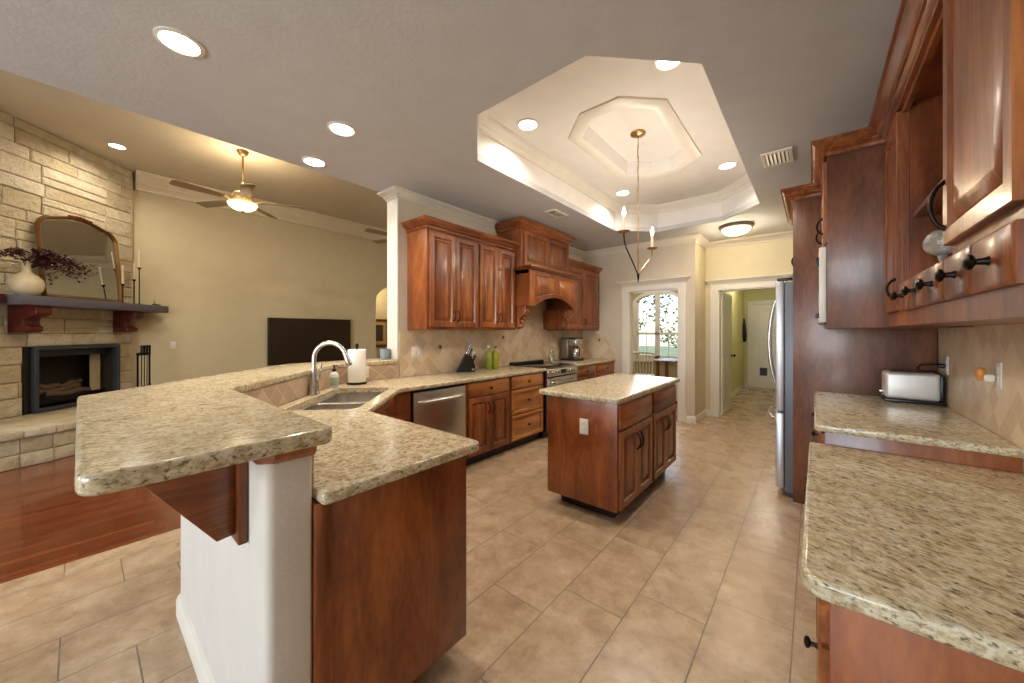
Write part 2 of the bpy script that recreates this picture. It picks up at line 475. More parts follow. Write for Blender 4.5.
class MB:
    def __init__(s):
        s.v, s.f = [], []
    def add(s, vs, fs):
        k = len(s.v)
        s.v += [Vector(x) for x in vs]
        s.f += [tuple(i + k for i in f) for f in fs]
        return s
    def box(s, x0, y0, z0, x1, y1, z1):
        vs = [(x, y, z) for x in (x0, x1) for y in (y0, y1) for z in (z0, z1)]
        return s.add(vs, [(0, 1, 3, 2), (4, 6, 7, 5), (0, 4, 5, 1), (2, 3, 7, 6), (0, 2, 6, 4), (1, 5, 7, 3)])
    def fbox(s, fr, a0, b0, c0, a1, b1, c1):
        vs = [fr.p(a, b, c) for a in (a0, a1) for b in (b0, b1) for c in (c0, c1)]
        return s.add(vs, [(0, 1, 3, 2), (4, 6, 7, 5), (0, 4, 5, 1), (2, 3, 7, 6), (0, 2, 6, 4), (1, 5, 7, 3)])
    def rings(s, fr, a0, b0, a1, b1, prof):
        """concentric rectangles (inset, out) from the back of a door front to its middle"""
        vs, fs = [], []
        for ins, c in prof:
            vs += [fr.p(a0 + ins, b0 + ins, c), fr.p(a1 - ins, b0 + ins, c), fr.p(a1 - ins, b1 - ins, c), fr.p(a0 + ins, b1 - ins, c)]
        n = len(prof)
        for i in range(n - 1):
            for j in range(4):
                fs.append((i * 4 + j, i * 4 + (j + 1) % 4, (i + 1) * 4 + (j + 1) % 4, (i + 1) * 4 + j))
        fs.append((0, 3, 2, 1))
        fs.append(tuple((n - 1) * 4 + j for j in range(4)))
        return s.add(vs, fs)
    def lathe(s, c, prof, seg=24, ax=(0, 0, 1), caps=True):
        ax = Vector(ax).normalized()
        t = Vector((1, 0, 0)) if abs(ax.x) < 0.9 else Vector((0, 1, 0))
        e1 = ax.cross(t).normalized()
        e2 = ax.cross(e1)
        c = Vector(c)
        vs, fs = [], []
        for r, h in prof:
            for i in range(seg):
                a = 2 * PI * i / seg
                vs.append(c + ax * h + (e1 * math.cos(a) + e2 * math.sin(a)) * max(r, 1e-4))
        n = len(prof)
        for i in range(n - 1):
            for j in range(seg):
                fs.append((i * seg + j, i * seg + (j + 1) % seg, (i + 1) * seg + (j + 1) % seg, (i + 1) * seg + j))
        if caps:
            fs.append(tuple(range(seg - 1, -1, -1)))
            fs.append(tuple((n - 1) * seg + j for j in range(seg)))
        return s.add(vs, fs)
    def tube(s, pts, r, seg=10):
        pts = [Vector(p) for p in pts]
        rs = r if isinstance(r, (list, tuple)) else [r] * len(pts)
        vs, fs = [], []
        d0 = (pts[1] - pts[0]).normalized()
        t = Vector((0, 0, 1)) if abs(d0.z) < 0.9 else Vector((1, 0, 0))
        e1 = d0.cross(t).normalized()
        for i, p in enumerate(pts):
            a = pts[max(i - 1, 0)]
            b_ = pts[min(i + 1, len(pts) - 1)]
            d = (b_ - a).normalized()
            e1 = (e1 - d * e1.dot(d)).normalized()
            e2 = d.cross(e1)
            for j in range(seg):
                an = 2 * PI * j / seg
                vs.append(p + (e1 * math.cos(an) + e2 * math.sin(an)) * rs[i])
        for i in range(len(pts) - 1):
            for j in range(seg):
                fs.append((i * seg + j, i * seg + (j + 1) % seg, (i + 1) * seg + (j + 1) % seg, (i + 1) * seg + j))
        fs.append(tuple(range(seg - 1, -1, -1)))
        fs.append(tuple((len(pts) - 1) * seg + j for j in range(seg)))
        return s.add(vs, fs)
    def prism(s, poly, f0, f1, holes=()):
        """poly: 2-D outline; f0, f1 map a 2-D point to the two end faces"""
        loops = [list(poly)] + [list(h) for h in holes]
        flat = [p for l in loops for p in l]
        n = len(flat)
        vs = [f0(*p) for p in flat] + [f1(*p) for p in flat]
        tri = tessellate_polygon([[Vector((p[0], p[1], 0)) for p in l] for l in loops])
        fs = []
        if not holes:
            fs = [tuple(range(n)), tuple(range(2 * n - 1, n - 1, -1))]
        else:
            for t in tri:
                fs.append(tuple(t))
                fs.append(tuple(i + n for i in reversed(t)))
        k = 0
        for l in loops:
            m = len(l)
            for i in range(m):
                a, b_ = k + i, k + (i + 1) % m
                fs.append((a, b_, b_ + n, a + n))
            k += m
        return s.add(vs, fs)
    def prismz(s, poly, z0, z1, holes=()):
        return s.prism(poly, lambda x, y: (x, y, z0), lambda x, y: (x, y, z1), holes)
    def sweep(s, path, prof, z, side=1, closed=False):
        """moulding: prof = (out, up) points; path = 2-D points; side +1 is left of travel"""
        n = len(path)
        P = [Vector((p[0], p[1])) for p in path]
        vs, fs = [], []
        for i in range(n):
            if closed or 0 < i < n - 1:
                d0 = (P[i] - P[i - 1]).normalized()
                d1 = (P[(i + 1) % n] - P[i]).normalized()
            elif i == 0:
                d0 = d1 = (P[1] - P[0]).normalized()
            else:
                d0 = d1 = (P[-1] - P[-2]).normalized()
            n0 = Vector((-d0.y, d0.x)) * side
            n1 = Vector((-d1.y, d1.x)) * side
            mv = (n0 + n1)
            mv = mv / max(mv.dot(n0), 0.2)
            for o_, h in prof:
                q = P[i] + mv * o_
                vs.append((q.x, q.y, z + h))
        k = len(prof)
        for i in range(n if closed else n - 1):
            for j in range(k):
                a, b_ = i * k + j, i * k + (j + 1) % k
                c, d = ((i + 1) % n) * k + (j + 1) % k, ((i + 1) % n) * k + j
                fs.append((a, b_, c, d))
        if not closed:
            fs.append(tuple(range(k)))
            fs.append(tuple((n - 1) * k + j for j in range(k - 1, -1, -1)))
        return s.add(vs, fs)
    def build(s, name, mat, parent=None, bev=0.0, segs=2, smooth=True, ang=38):
        org = Vector((0, 0, 0))
        q = parent
        while q is not None:
            org += q.location
            q = q.parent
        me = bpy.data.meshes.new(name)
        me.from_pydata([tuple(v - org) for v in s.v], [], s.f)
        bm = bmesh.new()
        bm.from_mesh(me)
        bmesh.ops.recalc_face_normals(bm, faces=bm.faces)
        if bev > 0:
            es = [e for e in bm.edges if len(e.link_faces) == 2 and e.calc_face_angle(0) > math.radians(35)]
            bmesh.ops.bevel(bm, geom=es, offset=bev, segments=segs, affect='EDGES', profile=0.5, clamp_overlap=True)
        for f in bm.faces:
            f.smooth = smooth
        for e in bm.edges:
            if len(e.link_faces) == 2 and e.calc_face_angle(0) > math.radians(ang):
                e.smooth = False
        bm.to_mesh(me)
        bm.free()
        o = bpy.data.objects.new(name, me)
        COL.objects.link(o)
        me.materials.append(mat)
        if parent:
            o.parent = parent
        return o

def tag(o, label, cat, group=None, kind=None):
    o['label'] = label
    o['category'] = cat
    if group:
        o['group'] = group
    if kind:
        o['kind'] = kind
    return o
def thing(name, loc, label, cat, group=None):
    o = bpy.data.objects.new(name, None)
    o.empty_display_size = 0.05
    COL.objects.link(o)
    o.location = loc
    return tag(o, label, cat, group)
def struct(mb, name, mat, bev=0.0, parent=None, ang=38):
    o = mb.build(name, mat, parent, bev, ang=ang)
    if parent is None:
        o['kind'] = 'structure'
    return o
def copy_tree(o, loc, label, parent=None):
    c = o.copy()
    COL.objects.link(c)
    c.parent = parent
    if parent is None:
        c.location = loc
        c['label'] = label
    for ch in list(o.children):
        copy_tree(ch, None, None, c)
    return c
def fillet(poly, rad, seg=6):
    out = []
    n = len(poly)
    for i in range(n):
        r = rad[i] if isinstance(rad, (list, tuple)) else rad
        p = Vector(poly[i])
        if r <= 0:
            out.append(tuple(p))
            continue
        a = (Vector(poly[i - 1]) - p).normalized()
        c = (Vector(poly[(i + 1) % n]) - p).normalized()
        half = a.angle(c) / 2
        t = r / math.tan(half)
        ctr = p + (a + c).normalized() * (r / math.sin(half))
        s0, s1 = p + a * t - ctr, p + c * t - ctr
        a0 = math.atan2(s0.y, s0.x)
        da = (math.atan2(s1.y, s1.x) - a0 + PI) % (2 * PI) - PI
        for k in range(seg + 1):
            an = a0 + da * k / seg
            out.append((ctr.x + r * math.cos(an), ctr.y + r * math.sin(an)))
    return out
def offset_in(poly, d):
    n = len(poly)
    ar = sum(poly[i][0] * poly[(i + 1) % n][1] - poly[(i + 1) % n][0] * poly[i][1] for i in range(n))
    sg = 1 if ar > 0 else -1
    out = []
    for i in range(n):
        p0, p1, p2 = Vector(poly[i - 1]), Vector(poly[i]), Vector(poly[(i + 1) % n])
        d0, d1 = (p1 - p0), (p2 - p1)
        if d0.length < 1e-7 or d1.length < 1e-7:
            out.append(tuple(p1))
            continue
        d0.normalize(); d1.normalize()
        n0, n1 = Vector((-d0.y, d0.x)) * sg, Vector((-d1.y, d1.x)) * sg
        mv = n0 + n1
        mv = mv / max(mv.dot(n0), 0.25)
        out.append(tuple(p1 + mv * d))
    return out
def stone_slab(poly, z0, z1, hole=None, rad=None):
    """granite slab with a rolled edge"""
    mb = MB()
    r = (z1 - z0) / 2
    rr = rad or 0.014
    steps = 8
    loops = []
    for i in range(steps + 1):
        a = -PI / 2 + PI * i / steps
        ex = 0.6
        sa, ca = math.sin(a), max(math.cos(a), 0)
        loops.append((offset_in(poly, rr * (1 - ca ** ex)), (z0 + z1) / 2 + r * math.copysign(abs(sa) ** ex, sa)))
    n = len(poly)
    vs, fs = [], []
    for l, z in loops:
        vs += [(p[0], p[1], z) for p in l]
    for i in range(steps):
        for j in range(n):
            fs.append((i * n + j, i * n + (j + 1) % n, (i + 1) * n + (j + 1) % n, (i + 1) * n + j))
    top = loops[-1][0]
    bot = loops[0][0]
    if hole is None:
        fs.append(tuple(range(n)))
        fs.append(tuple(steps * n + j for j in range(n)))
    else:
        h = len(hole)
        k = len(vs)
        vs += [(p[0], p[1], z0) for p in hole] + [(p[0], p[1], z1) for p in hole]
        for base, lp, off in ((0, bot, k), (steps * n, top, k + h)):
            tri = tessellate_polygon([[Vector((p[0], p[1], 0)) for p in lp], [Vector((p[0], p[1], 0)) for p in hole]])
            for t in tri:
                fs.append(tuple((base + i) if i < n else (off + i - n) for i in t))
        for j in range(h):
            fs.append((k + j, k + (j + 1) % h, k + h + (j + 1) % h, k + h + j))
    mb.add(vs, fs)
    return mb

CROWN = [(0, 0), (0, 0.11), (0.095, 0.11), (0.095, 0.096), (0.086, 0.094), (0.086, 0.086), (0.070, 0.078), (0.052, 0.056), (0.040, 0.050), (0.040, 0.042), (0.032, 0.038), (0.022, 0.022), (0.018, 0.018), (0.018, 0.004), (0.012, 0)]
BASE = [(0, 0), (0.016, 0), (0.016, 0.075), (0.010, 0.095), (0, 0.1)]
CABCROWN = [(0, 0), (0, 0.088), (0.078, 0.088), (0.078, 0.074), (0.070, 0.072), (0.070, 0.066), (0.060, 0.060), (0.046, 0.044), (0.038, 0.040), (0.038, 0.034), (0.030, 0.032), (0.022, 0.022), (0.014, 0.018), (0.014, 0)]

def scaled(prof, k):
    return [(a * k, b_ * k) for a, b_ in prof]

# ------------------------------------------------------------------ the room
HC = 2.84        # kitchen ceiling
HL = 3.90        # living ceiling
XR = 0.66        # right wall
XW = -3.27       # range wall, kitchen side
XW2 = -3.45      # its living side
YO = 5.96        # wall with the dining opening
YH = 6.65        # wall with the hall doorway
XC = -1.37       # return between them
XL = -8.30       # living wall
YB = -4.60       # wall behind the camera

struct(MB().box(-3.42, YB, -0.1, XR, 11.0, 0), 'floor_kitchen', M_tile)
struct(MB().box(-9.9, YB, -0.1, -3.42, 6.2, 0), 'floor_living', M_plank)
struct(MB().box(-4.6, 6.2, -0.1, -3.42, 9.7, 0), 'floor_dining', M_tile)

OCT_X0, OCT_X1, OCT_Y0, OCT_Y1, CH = -2.19, -0.465, 1.715, 5.40, 0.455
def octagon(x0, x1, y0, y1, c):
    return [(x0 + c, y0), (x1 - c, y0), (x1, y0 + c), (x1, y1 - c), (x1 - c, y1), (x0 + c, y1), (x0, y1 - c), (x0, y0 + c)]
OCT = octagon(OCT_X0, OCT_X1, OCT_Y0, OCT_Y1, CH)
outer = [(-3.47, YB), (XR, YB), (XR, YH), (-3.47, YH)]
struct(MB().prismz(outer, HC, HC + 0.06, [OCT]), 'ceiling_kitchen', M_ceil)
# tray: upright sides, upper plane with a second raised octagon
HT, HR = 3.20, 3.34
big = octagon(OCT_X0 - 0.06, OCT_X1 + 0.06, OCT_Y0 - 0.06, OCT_Y1 + 0.06, CH + 0.025)
struct(MB().prismz(big, HC + 0.06, HT, [OCT]), 'ceiling_tray_side', M_tray)
INN = octagon(-1.64, -1.0, 2.79, 4.23, 0.20)
struct(MB().prismz(big, HT, HT + 0.05, [INN]), 'ceiling_tray', M_tray)
inb = octagon(-1.68, -0.96, 2.75, 4.27, 0.217)
struct(MB().prismz(inb, HT + 0.05, HR, [INN]), 'ceiling_recess_side', M_tray)
struct(MB().prismz(inb, HR, HR + 0.04), 'ceiling_recess', M_tray)
struct(MB().sweep(OCT, scaled(CROWN, 0.95), HT - 0.1045, 1, True), 'trim_1', M_white)
INO = INN
struct(MB().sweep(INO, [(0.0, 0.0), (0.0, -0.018), (0.03, -0.028), (0.09, -0.024), (0.12, -0.012), (0.125, 0.0)], HT, -1, True), 'trim_2', M_white)

# living ceiling and the drop between
struct(MB().box(-9.9, YB, HL, -3.40, 6.2, HL + 0.06), 'ceiling_living', M_ceil_l)
struct(MB().box(-3.47, YB, HC + 0.06, -3.40, 6.2, HL), 'wall_drop', M_ceil_l)

# walls: range wall, column end
struct(MB().box(XW2, 2.10, 0, XW, YO + 0.14, HC + 0.3), 'wall_range', M_wall_k)
struct(MB().box(XW2 - 0.005, 2.085, 1.101, XW + 0.004, 2.10, HC), 'trim_3', M_white)
struct(MB().sweep([(XW2, 2.35), (XW2, 2.085), (XW, 2.085), (XW, 3.56)], scaled(CROWN, 0.78), HC - 0.0858, -1), 'trim_4', M_cream2)
struct(MB().sweep([(XW, 4.82), (XW, YO), (XC, YO), (XC, YH), (XR, YH)], scaled(CROWN, 0.9), HC - 0.099, -1), 'trim_5', M_cream2)

# wall with the dining opening
DX0, DX1, DZ = -2.40, -1.60, 2.06
o_wall = [(XW, 0), (DX0, 0), (DX0, DZ), (DX1, DZ), (DX1, 0), (XC, 0), (XC, HC), (XW, HC)]
struct(MB().prism(o_wall, lambda x, z: (x, YO, z), lambda x, z: (x, YO + 0.14, z)), 'wall_opening', M_wall_k)
struct(MB().box(XC - 0.14, YO + 0.14, 0, XC, YH + 0.14, HC), 'wall_return', M_wall_y)
HX0, HX1, HZ = -1.186, -0.41, 2.06
h_wall = [(XC, 0), (HX0, 0), (HX0, HZ), (HX1, HZ), (HX1, 0), (XR, 0), (XR, HC), (XC, HC)]
struct(MB().prism(h_wall, lambda x, z: (x, YH, z), lambda x, z: (x, YH + 0.14, z)), 'wall_hall', M_wall_y)

def casing(x0, x1, ztop, y, name):
    """side casings with plinth and cap blocks, a frieze board and a cornice: one moulding"""
    mb = MB()
    w, t = 0.105, 0.022
    for a in (x0 - w, x1):
        mb.box(a, y - t, 0, a + w, y, ztop - 0.10)
        mb.box(a - 0.006, y - t - 0.008, 0, a + w + 0.006, y, 0.16)
        mb.box(a - 0.006, y - t - 0.008, ztop - 0.10, a + w + 0.006, y, ztop)
        for k in range(2):
            mb.box(a + 0.022 + k * 0.042, y - t - 0.006, 0.18, a + 0.042 + k * 0.042, y - t, ztop - 0.12)
    mb.box(x0 - w, y - t, ztop, x1 + w, y, ztop + 0.10)
    mb.sweep([(x0 - w, y), (x0 - w, y - t), (x1 + w, y - t), (x1 + w, y)], [(0, 0), (0, 0.075), (0.07, 0.075), (0.07, 0.062), (0.05, 0.045), (0.02, 0.02), (0.012, 0)], ztop + 0.09, -1)
    return struct(mb, name, M_white)
casing(DX0, DX1, DZ, YO, 'trim_6')
casing(HX0, HX1, HZ, YH, 'trim_7')
mb = MB()
for x0, x1, y, z in ((DX0, DX1, YO, DZ), (HX0, HX1, YH, HZ)):
    mb = MB()
    mb.box(x0 - 0.001, y, 0, x0 + 0.018, y + 0.14, z)
    mb.box(x1 - 0.018, y, 0, x1 + 0.001, y + 0.14, z)
    mb.box(x0, y, z - 0.018, x1, y + 0.14, z + 0.001)
    struct(mb, 'trim_jamb', M_white)
struct(MB().sweep([(DX1 + 0.112, YO), (XC, YO), (XC, YH), (HX0 - 0.112, YH)], BASE, 0, -1), 'baseboard_opening', M_white)
struct(MB().sweep([(-2.62, YO), (DX0 - 0.112, YO)], BASE, 0, -1), 'baseboard_range', M_white)

# right wall, and the unseen rear wall with two windows added for fill light
struct(MB().box(XR, YB - 0.15, 0, XR + 0.15, 11.0, HC + 0.2), 'wall_right', M_wall_k)
rear = [(-9.9, 0), (XR, 0), (XR, HL), (-9.9, HL)]
W1 = [(-2.5, 0.85), (0.1, 0.85), (0.1, 2.4), (-2.5, 2.4)]
W2 = [(-5.0, 0.62), (-3.62, 0.62), (-3.62, 2.62), (-5.0, 2.62)]
struct(MB().prism(rear, lambda x, z: (x, YB, z), lambda x, z: (x, YB - 0.15, z), [W1, W2]), 'wall_rear', M_wall_k)
def added_rear_window(i, x0, x1, z0, z1, n):
    mb = MB()
    y0, y1 = YB - 0.10, YB - 0.04
    for a in range(n + 1):
        x = x0 + (x1 - x0 - 0.06) * a / n
        mb.box(x, y0, z0, x + 0.06, y1, z1)
    for z in (z0, (z0 + z1) / 2 - 0.02, z1 - 0.06):
        mb.box(x0, y0, z, x1, y1, z + 0.06)
    f = struct(mb, 'window_%d' % i, M_white)
    MB().box(x0, YB - 0.075, z0, x1, YB - 0.07, z1).build('pane', M_pane, f)
added_rear_window(2, -2.5, 0.1, 0.85, 2.4, 3)
added_rear_window(3, -5.0, -3.62, 0.62, 2.62, 2)

# living wall with the arched passage
arch = [(4.70, 0), (4.70, 2.15)]
for k in range(1, 16):
    a = PI - PI * k / 16
    arch.append((5.25 + 0.55 * math.cos(a), 2.15 + 0.40 * math.sin(a)))
arch += [(5.80, 2.15), (5.80, 0)]
lw = [(YB, 0)] + arch + [(6.1, 0), (6.1, HL), (YB, HL)]
struct(MB().prism(lw, lambda y, z: (XL, y, z), lambda y, z: (XL - 0.16, y, z)), 'wall_left', M_wall_l)
struct(MB().box(XL - 1.4, 4.1, 0, XL - 1.26, 6.3, 2.8), 'wall_passage', M_wall_y)
struct(MB().box(XL - 1.4, 6.05, 0, XL - 0.16, 6.2, 2.8), 'wall_passage_end', M_wall_y)
struct(MB().box(XL - 1.4, 4.0, 0, XL - 0.16, 4.12, 2.8), 'wall_passage_start', M_wall_y)
struct(MB().box(XL - 1.4, 4.0, 2.7, XL - 0.16, 6.2, 2.8), 'ceiling_passage', M_tray)
bulb_or_fill((XL - 0.7, 5.2, 2.55), 14, AMBER, 0.08)  # added lamp without a fitting, brightens the passage
struct(MB().box(XL - 0.2, 6.0, 0, XW2, 6.15, HL), 'wall_living_end', M_wall_l)
struct(MB().sweep([(XL, 0.57), (XL, 6.0), (XW2, 6.0)], scaled(CROWN, 2.4), HL - 0.264, -1), 'trim_8', M_cream)
struct(MB().sweep([(XL, 0.62), (XL, 4.66)], BASE, 0, -1), 'baseboard_left', M_white)

bulb_or_fill((-2.9, 7.9, 2.5), 34, WARM, 0.1)  # unseen lamp added to brighten the dining room, no fitting
# dining room beyond the opening
struct(MB().box(-4.4, 9.5, 0, -1.37, 9.65, 0.70), 'wall_dining_low', M_wall_d)
wx0, wx1, wz0, wz1 = -3.62, -2.52, 0.70, 2.12
wa = [(wx0, wz0), (wx1, wz0), (wx1, wz1)]
for k in range(1, 14):
    a = PI * k / 14
    wa.append(((wx0 + wx1) / 2 + 0.55 * math.cos(a), wz1 + 0.24 * math.sin(a)))
wa.append((wx0, wz1))
dw = [(-4.4, 0.7), (wx0, 0.7)] + [(wx0, wz1)] + list(reversed(wa[3:-1])) + [(wx1, wz1), (wx1, 0.7), (-1.37, 0.7), (-1.37, HC), (-4.4, HC)]
struct(MB().prism(dw, lambda x, z: (x, 9.5, z), lambda x, z: (x, 9.65, z)), 'wall_dining', M_wall_d)
struct(MB().box(-4.55, 6.1, 0, -4.4, 9.65, HC), 'wall_dining_left', M_wall_d)
struct(MB().box(-4.55, 6.1, HC - 0.05, -1.37, 9.65, HC + 0.02), 'ceiling_dining', M_tray)
struct(MB().box(-4.55, 6.1, 0, XW2 + 0.001, 6.16, HC), 'wall_dining_front', M_wall_d)
struct(MB().box(-4.4, 9.478, 0.86, wx0 - 0.1, 9.5, 0.92), 'trim_9', M_white)
struct(MB().box(-4.4, 6.2, 0.86, -4.378, 9.478, 0.92), 'trim_10', M_white)

# hall beyond the doorway
struct(MB().box(-1.49, YH + 0.14, 0, -1.33, 10.85, HC), 'wall_hall_left', M_wall_h)
struct(MB().box(-0.20, YH + 0.14, 0, -0.06, 10.85, HC), 'wall_hall_right', M_wall_h)
struct(MB().box(-1.49, 10.7, 0, -0.06, 10.85, HC), 'wall_hall_end', M_wall_h)
struct(MB().box(-1.49, YH + 0.14, 2.6, -0.06, 10.85, 2.66), 'ceiling_hall', M_tray)
struct(MB().sweep([(-1.33, YH + 0.14), (-1.33, 10.7), (-1.27, 10.7)], BASE, 0, -1), 'baseboard_hall', M_white)
bulb_or_fill((-0.75, 8.9, 2.45), 17, (1.0, 0.93, 0.80), 0.1)  # extra hall lamp with no fitting, added for brightness

# open white panel door in the doorway
def panel_door(name, fr, w, h, t, knob_at):
    mb = MB()
    mb.rings(fr, 0, 0, w, h, [(0, 0), (0, t - 0.002), (0.002, t)])
    d = mb.build(name, M_white, None, 0.0)
    d['kind'] = 'structure'
    for b0, b1 in ((0.22, 0.92), (1.06, h - 0.13)):
        for a0, a1 in ((0.10, w / 2 - 0.045), (w / 2 + 0.045, w - 0.10)):
            for side in (0, 1):
                f2 = fr if side else Fr(fr.p(0, 0, t), fr.u, -fr.n)
                MB().rings(f2, a0, b0, a1, b1, [(0, t - 0.001), (0, t + 0.003), (0.012, t + 0.005), (0.022, t + 0.001), (0.05, t + 0.004)]).build('panel', M_white, d)
    k = MB()
    k.lathe(fr.p(knob_at, 0.95, t), [(0.028, 0), (0.028, 0.008), (0.010, 0.012), (0.010, 0.035), (0.026, 0.045), (0.028, 0.058), (0.014, 0.068)], 16, fr.n)
    k.build('handle', M_bronze, d)
    return d
panel_door('door_1', Fr((-1.184, YH + 0.15, 0.01), (0.03, 0.9995, 0), (0.9995, -0.03, 0)), 0.76, 2.03, 0.035, 0.70)
d2 = panel_door('door_2', Fr((-1.16, 10.70, 0.01), (1, 0, 0), (0, -1, 0)), 0.82, 2.03, 0.035, 0.75)
mb = MB()
mb.rings(Fr((-1.0, 10.665, 0.32), (1, 0, 0), (0, -1, 0)), 0, 0, 0.15, 0.19, [(0, 0), (0, 0.016), (0.012, 0.02), (0.016, 0.008)])
mb.build('pet_flap', M_black, d2)
mb = MB()
for a in (-1.25, -0.33):
    mb.box(a, 10.68, 0, a + 0.085, 10.70, 2.06)
mb.box(-1.25, 10.68, 2.06, -0.245, 10.70, 2.15)
struct(mb, 'trim_11', M_white)

# ------------------------------------------------------------------ stone fireplace wall, at 45 degrees
U = Vector((-0.70711, 0.70711, 0))
NF = Vector((0.70711, 0.70711, 0))
FC = -7.65
def fp(s_, z, out=0.0):
    return Vector((0, 0, 0)) + U * s_ + NF * (FC * 0.70711 + out) + Vector((0, 0, z))
FF = Fr(fp(0, 0), U, NF)
S0, S1 = 2.6, 6.17
FBX = (4.815, 5.945, 0.385, 1.205)          # firebox opening: s0, s1, z0, z1
mb = MB()
core = [fp(S0, 0, -0.03), fp(S1, 0, -0.03), Vector((XL - 0.05, 0.55, 0)), Vector((XL - 0.05, YB, 0)), fp(S0, 0, -0.5)]
op = [(FBX[0], FBX[2]), (FBX[1], FBX[2]), (FBX[1], FBX[3]), (FBX[0], FBX[3])]
mb.prism([(S0, 0), (S1, 0), (S1, HL), (S0, HL)], lambda s_, z: fp(s_, z, -0.03), lambda s_, z: fp(s_, z, -0.10), [op])
mb.prism([(fp(S1, 0, -0.03).x, fp(S1, 0, -0.03).y), (XL - 0.02, fp(S1, 0, -0.03).y + 0.02), (XL - 0.02, 0.30), (fp(S1, 0, -0.20).x, fp(S1, 0, -0.20).y)], lambda x, y: (x, y, 0), lambda x, y: (x, y, HL))
struct(mb, 'wall_fireplace', M_mortar)
# the dressed stones: courses of uneven height
mb = MB()
rnd = random.Random(3)
def stone(s0, s1, z0, z1):
    if s1 - s0 < 0.03 or z1 - z0 < 0.03:
        return
    out = 0.0 + rnd.uniform(-0.012, 0.006)
    g = 0.003
    mb.rings(FF, s0 + g, z0 + g, s1 - g, z1 - g, [(0, -0.035), (0, out - 0.010), (0.012, out)])
z = 0.0
edges_z = [0.0, 0.20, 0.385, 0.60, 0.78, 0.99, 1.20, 1.36, 1.56, 1.73, 1.92, 2.06, 2.30, 2.47, 2.70, 2.84, 3.06, 3.22, 3.45, 3.60, 3.78, 3.90]
for z0, z1 in zip(edges_z[:-1], edges_z[1:]):
    s_ = S0 + rnd.uniform(-0.3, 0)
    while s_ < S1:
        w = rnd.uniform(0.28, 0.85)
        e = min(s_ + w, S1)
        if S1 - e < 0.15:
            e = S1
        s0 = max(s_, S0)
        segs_ = [(s0, e)]
        if z0 < FBX[3] - 0.01 and z1 > FBX[2] + 0.01:
            segs_ = []
            if s0 < FBX[0]:
                segs_.append((s0, min(e, FBX[0])))
            if e > FBX[1]:
                segs_.append((max(s0, FBX[1]), e))
        for a, c in segs_:
            if c - a > 0.45 and z1 - z0 > 0.17 and rnd.random() < 0.4:
                zm = z0 + (z1 - z0) * rnd.uniform(0.4, 0.6)
                stone(a, c, z0, zm); stone(a, c, zm, z1)
            else:
                stone(a, c, z0, z1)
        s_ = e
        if e >= S1:
            break
# return at the right end
FR2 = Fr(fp(S1, 0, 0.0), -NF, U)
for z0, z1 in zip(edges_z[:-1], edges_z[1:]):
    mb.rings(FR2, 0.0, z0 + 0.006, 0.2, z1 - 0.006, [(0, -0.03), (0, 0.0), (0.012, 0.012)])
struct(mb, 'wall_fireplace_stone', M_stone)

# raised curved hearth
hc = []
for s_, o_ in ((2.7, 0.66), (3.3, 0.66), (3.8, 0.70), (4.1, 0.80), (4.3, 0.89), (4.6, 0.93), (5.0, 0.93), (5.5, 0.90), (5.9, 0.74), (6.1, 0.55)):
    hc.append((s_, o_))
body = [(2.7, 0.02)] + hc + [(6.1, 0.02)]
h = thing('stone_hearth', fp(4.6, 0, 0.4), 'raised curved limestone hearth in front of the black firebox', 'hearth')
mb = MB()
for (sa, oa), (sb, ob) in zip(hc[:-1], hc[1:]):
    z0 = 0.0
    for z1 in (0.14, 0.30):
        rr_ = rnd.uniform(-0.008, 0.008)
        p = [(sa, oa), (sb, ob), (sb, ob - 0.16), (sa, oa - 0.16)]
        mb.prism(offset_in(p, 0.004), lambda a, c, z0=z0, r_=rr_: fp(a, z0 + 0.004, c - 0.02 + r_), lambda a, c, z1=z1, r_=rr_: fp(a, z1 - 0.004, c - 0.02 + r_))
        z0 = z1
mb.build('riser', M_stone, h, 0.006)
mb = MB()
for k, ((sa, oa), (sb, ob)) in enumerate(zip(hc[:-1], hc[1:])):
    p = [(sa, oa + 0.01), (sb, ob + 0.01), (sb, ob - 0.34), (sa, oa - 0.34)]
    mb.prism(offset_in(p, 0.004), lambda a, c: fp(a, 0.302, c), lambda a, c: fp(a, 0.38, c))
    p = [(sa, oa - 0.34), (sb, ob - 0.34), (sb, 0.02), (sa, 0.02)]
    mb.prism(offset_in(p, 0.004), lambda a, c: fp(a, 0.302, c), lambda a, c: fp(a, 0.378, c))
mb.build('cap_stones', M_stone, h, 0.008)
mb = MB()
mb.prism(offset_in([(a, c - (0.03 if c > 0.1 else 0)) for a, c in body], 0.02), lambda a, c: fp(a, 0.0, c), lambda a, c: fp(a, 0.375, c))
mb.build('core', M_mortar, h)

# firebox insert
f = thing('fireplace_insert', fp(5.42, 0.385, 0), 'black metal fireplace insert with gas logs in the stone wall', 'fireplace')
s0, s1, z0, z1 = FBX
mb = MB()
mb.fbox(FF, s0, z0, -0.42, s1, z1, -0.40)
mb.fbox(FF, s0, z0, -0.40, s0 + 0.02, z1, -0.02)
mb.fbox(FF, s1 - 0.02, z0, -0.40, s1, z1, -0.02)
mb.fbox(FF, s0, z1 - 0.02, -0.40, s1, z1, -0.02)
mb.fbox(FF, s0, z0, -0.40, s1, z0 + 0.015, -0.02)
mb.build('firebox', M_soot, f)
mb = MB()
a0 = s0 + 0.075
mb.prism([(a0, z0 + 0.005), (s1 - 0.005, z0 + 0.005), (s1 - 0.005, z1 - 0.005), (a0, z1 - 0.005)], lambda a, c: FF.p(a, c, -0.03), lambda a, c: FF.p(a, c, 0.035), [[(a0 + 0.045, z0 + 0.05), (s1 - 0.05, z0 + 0.05), (s1 - 0.05, z1 - 0.05), (a0 + 0.045, z1 - 0.05)]])
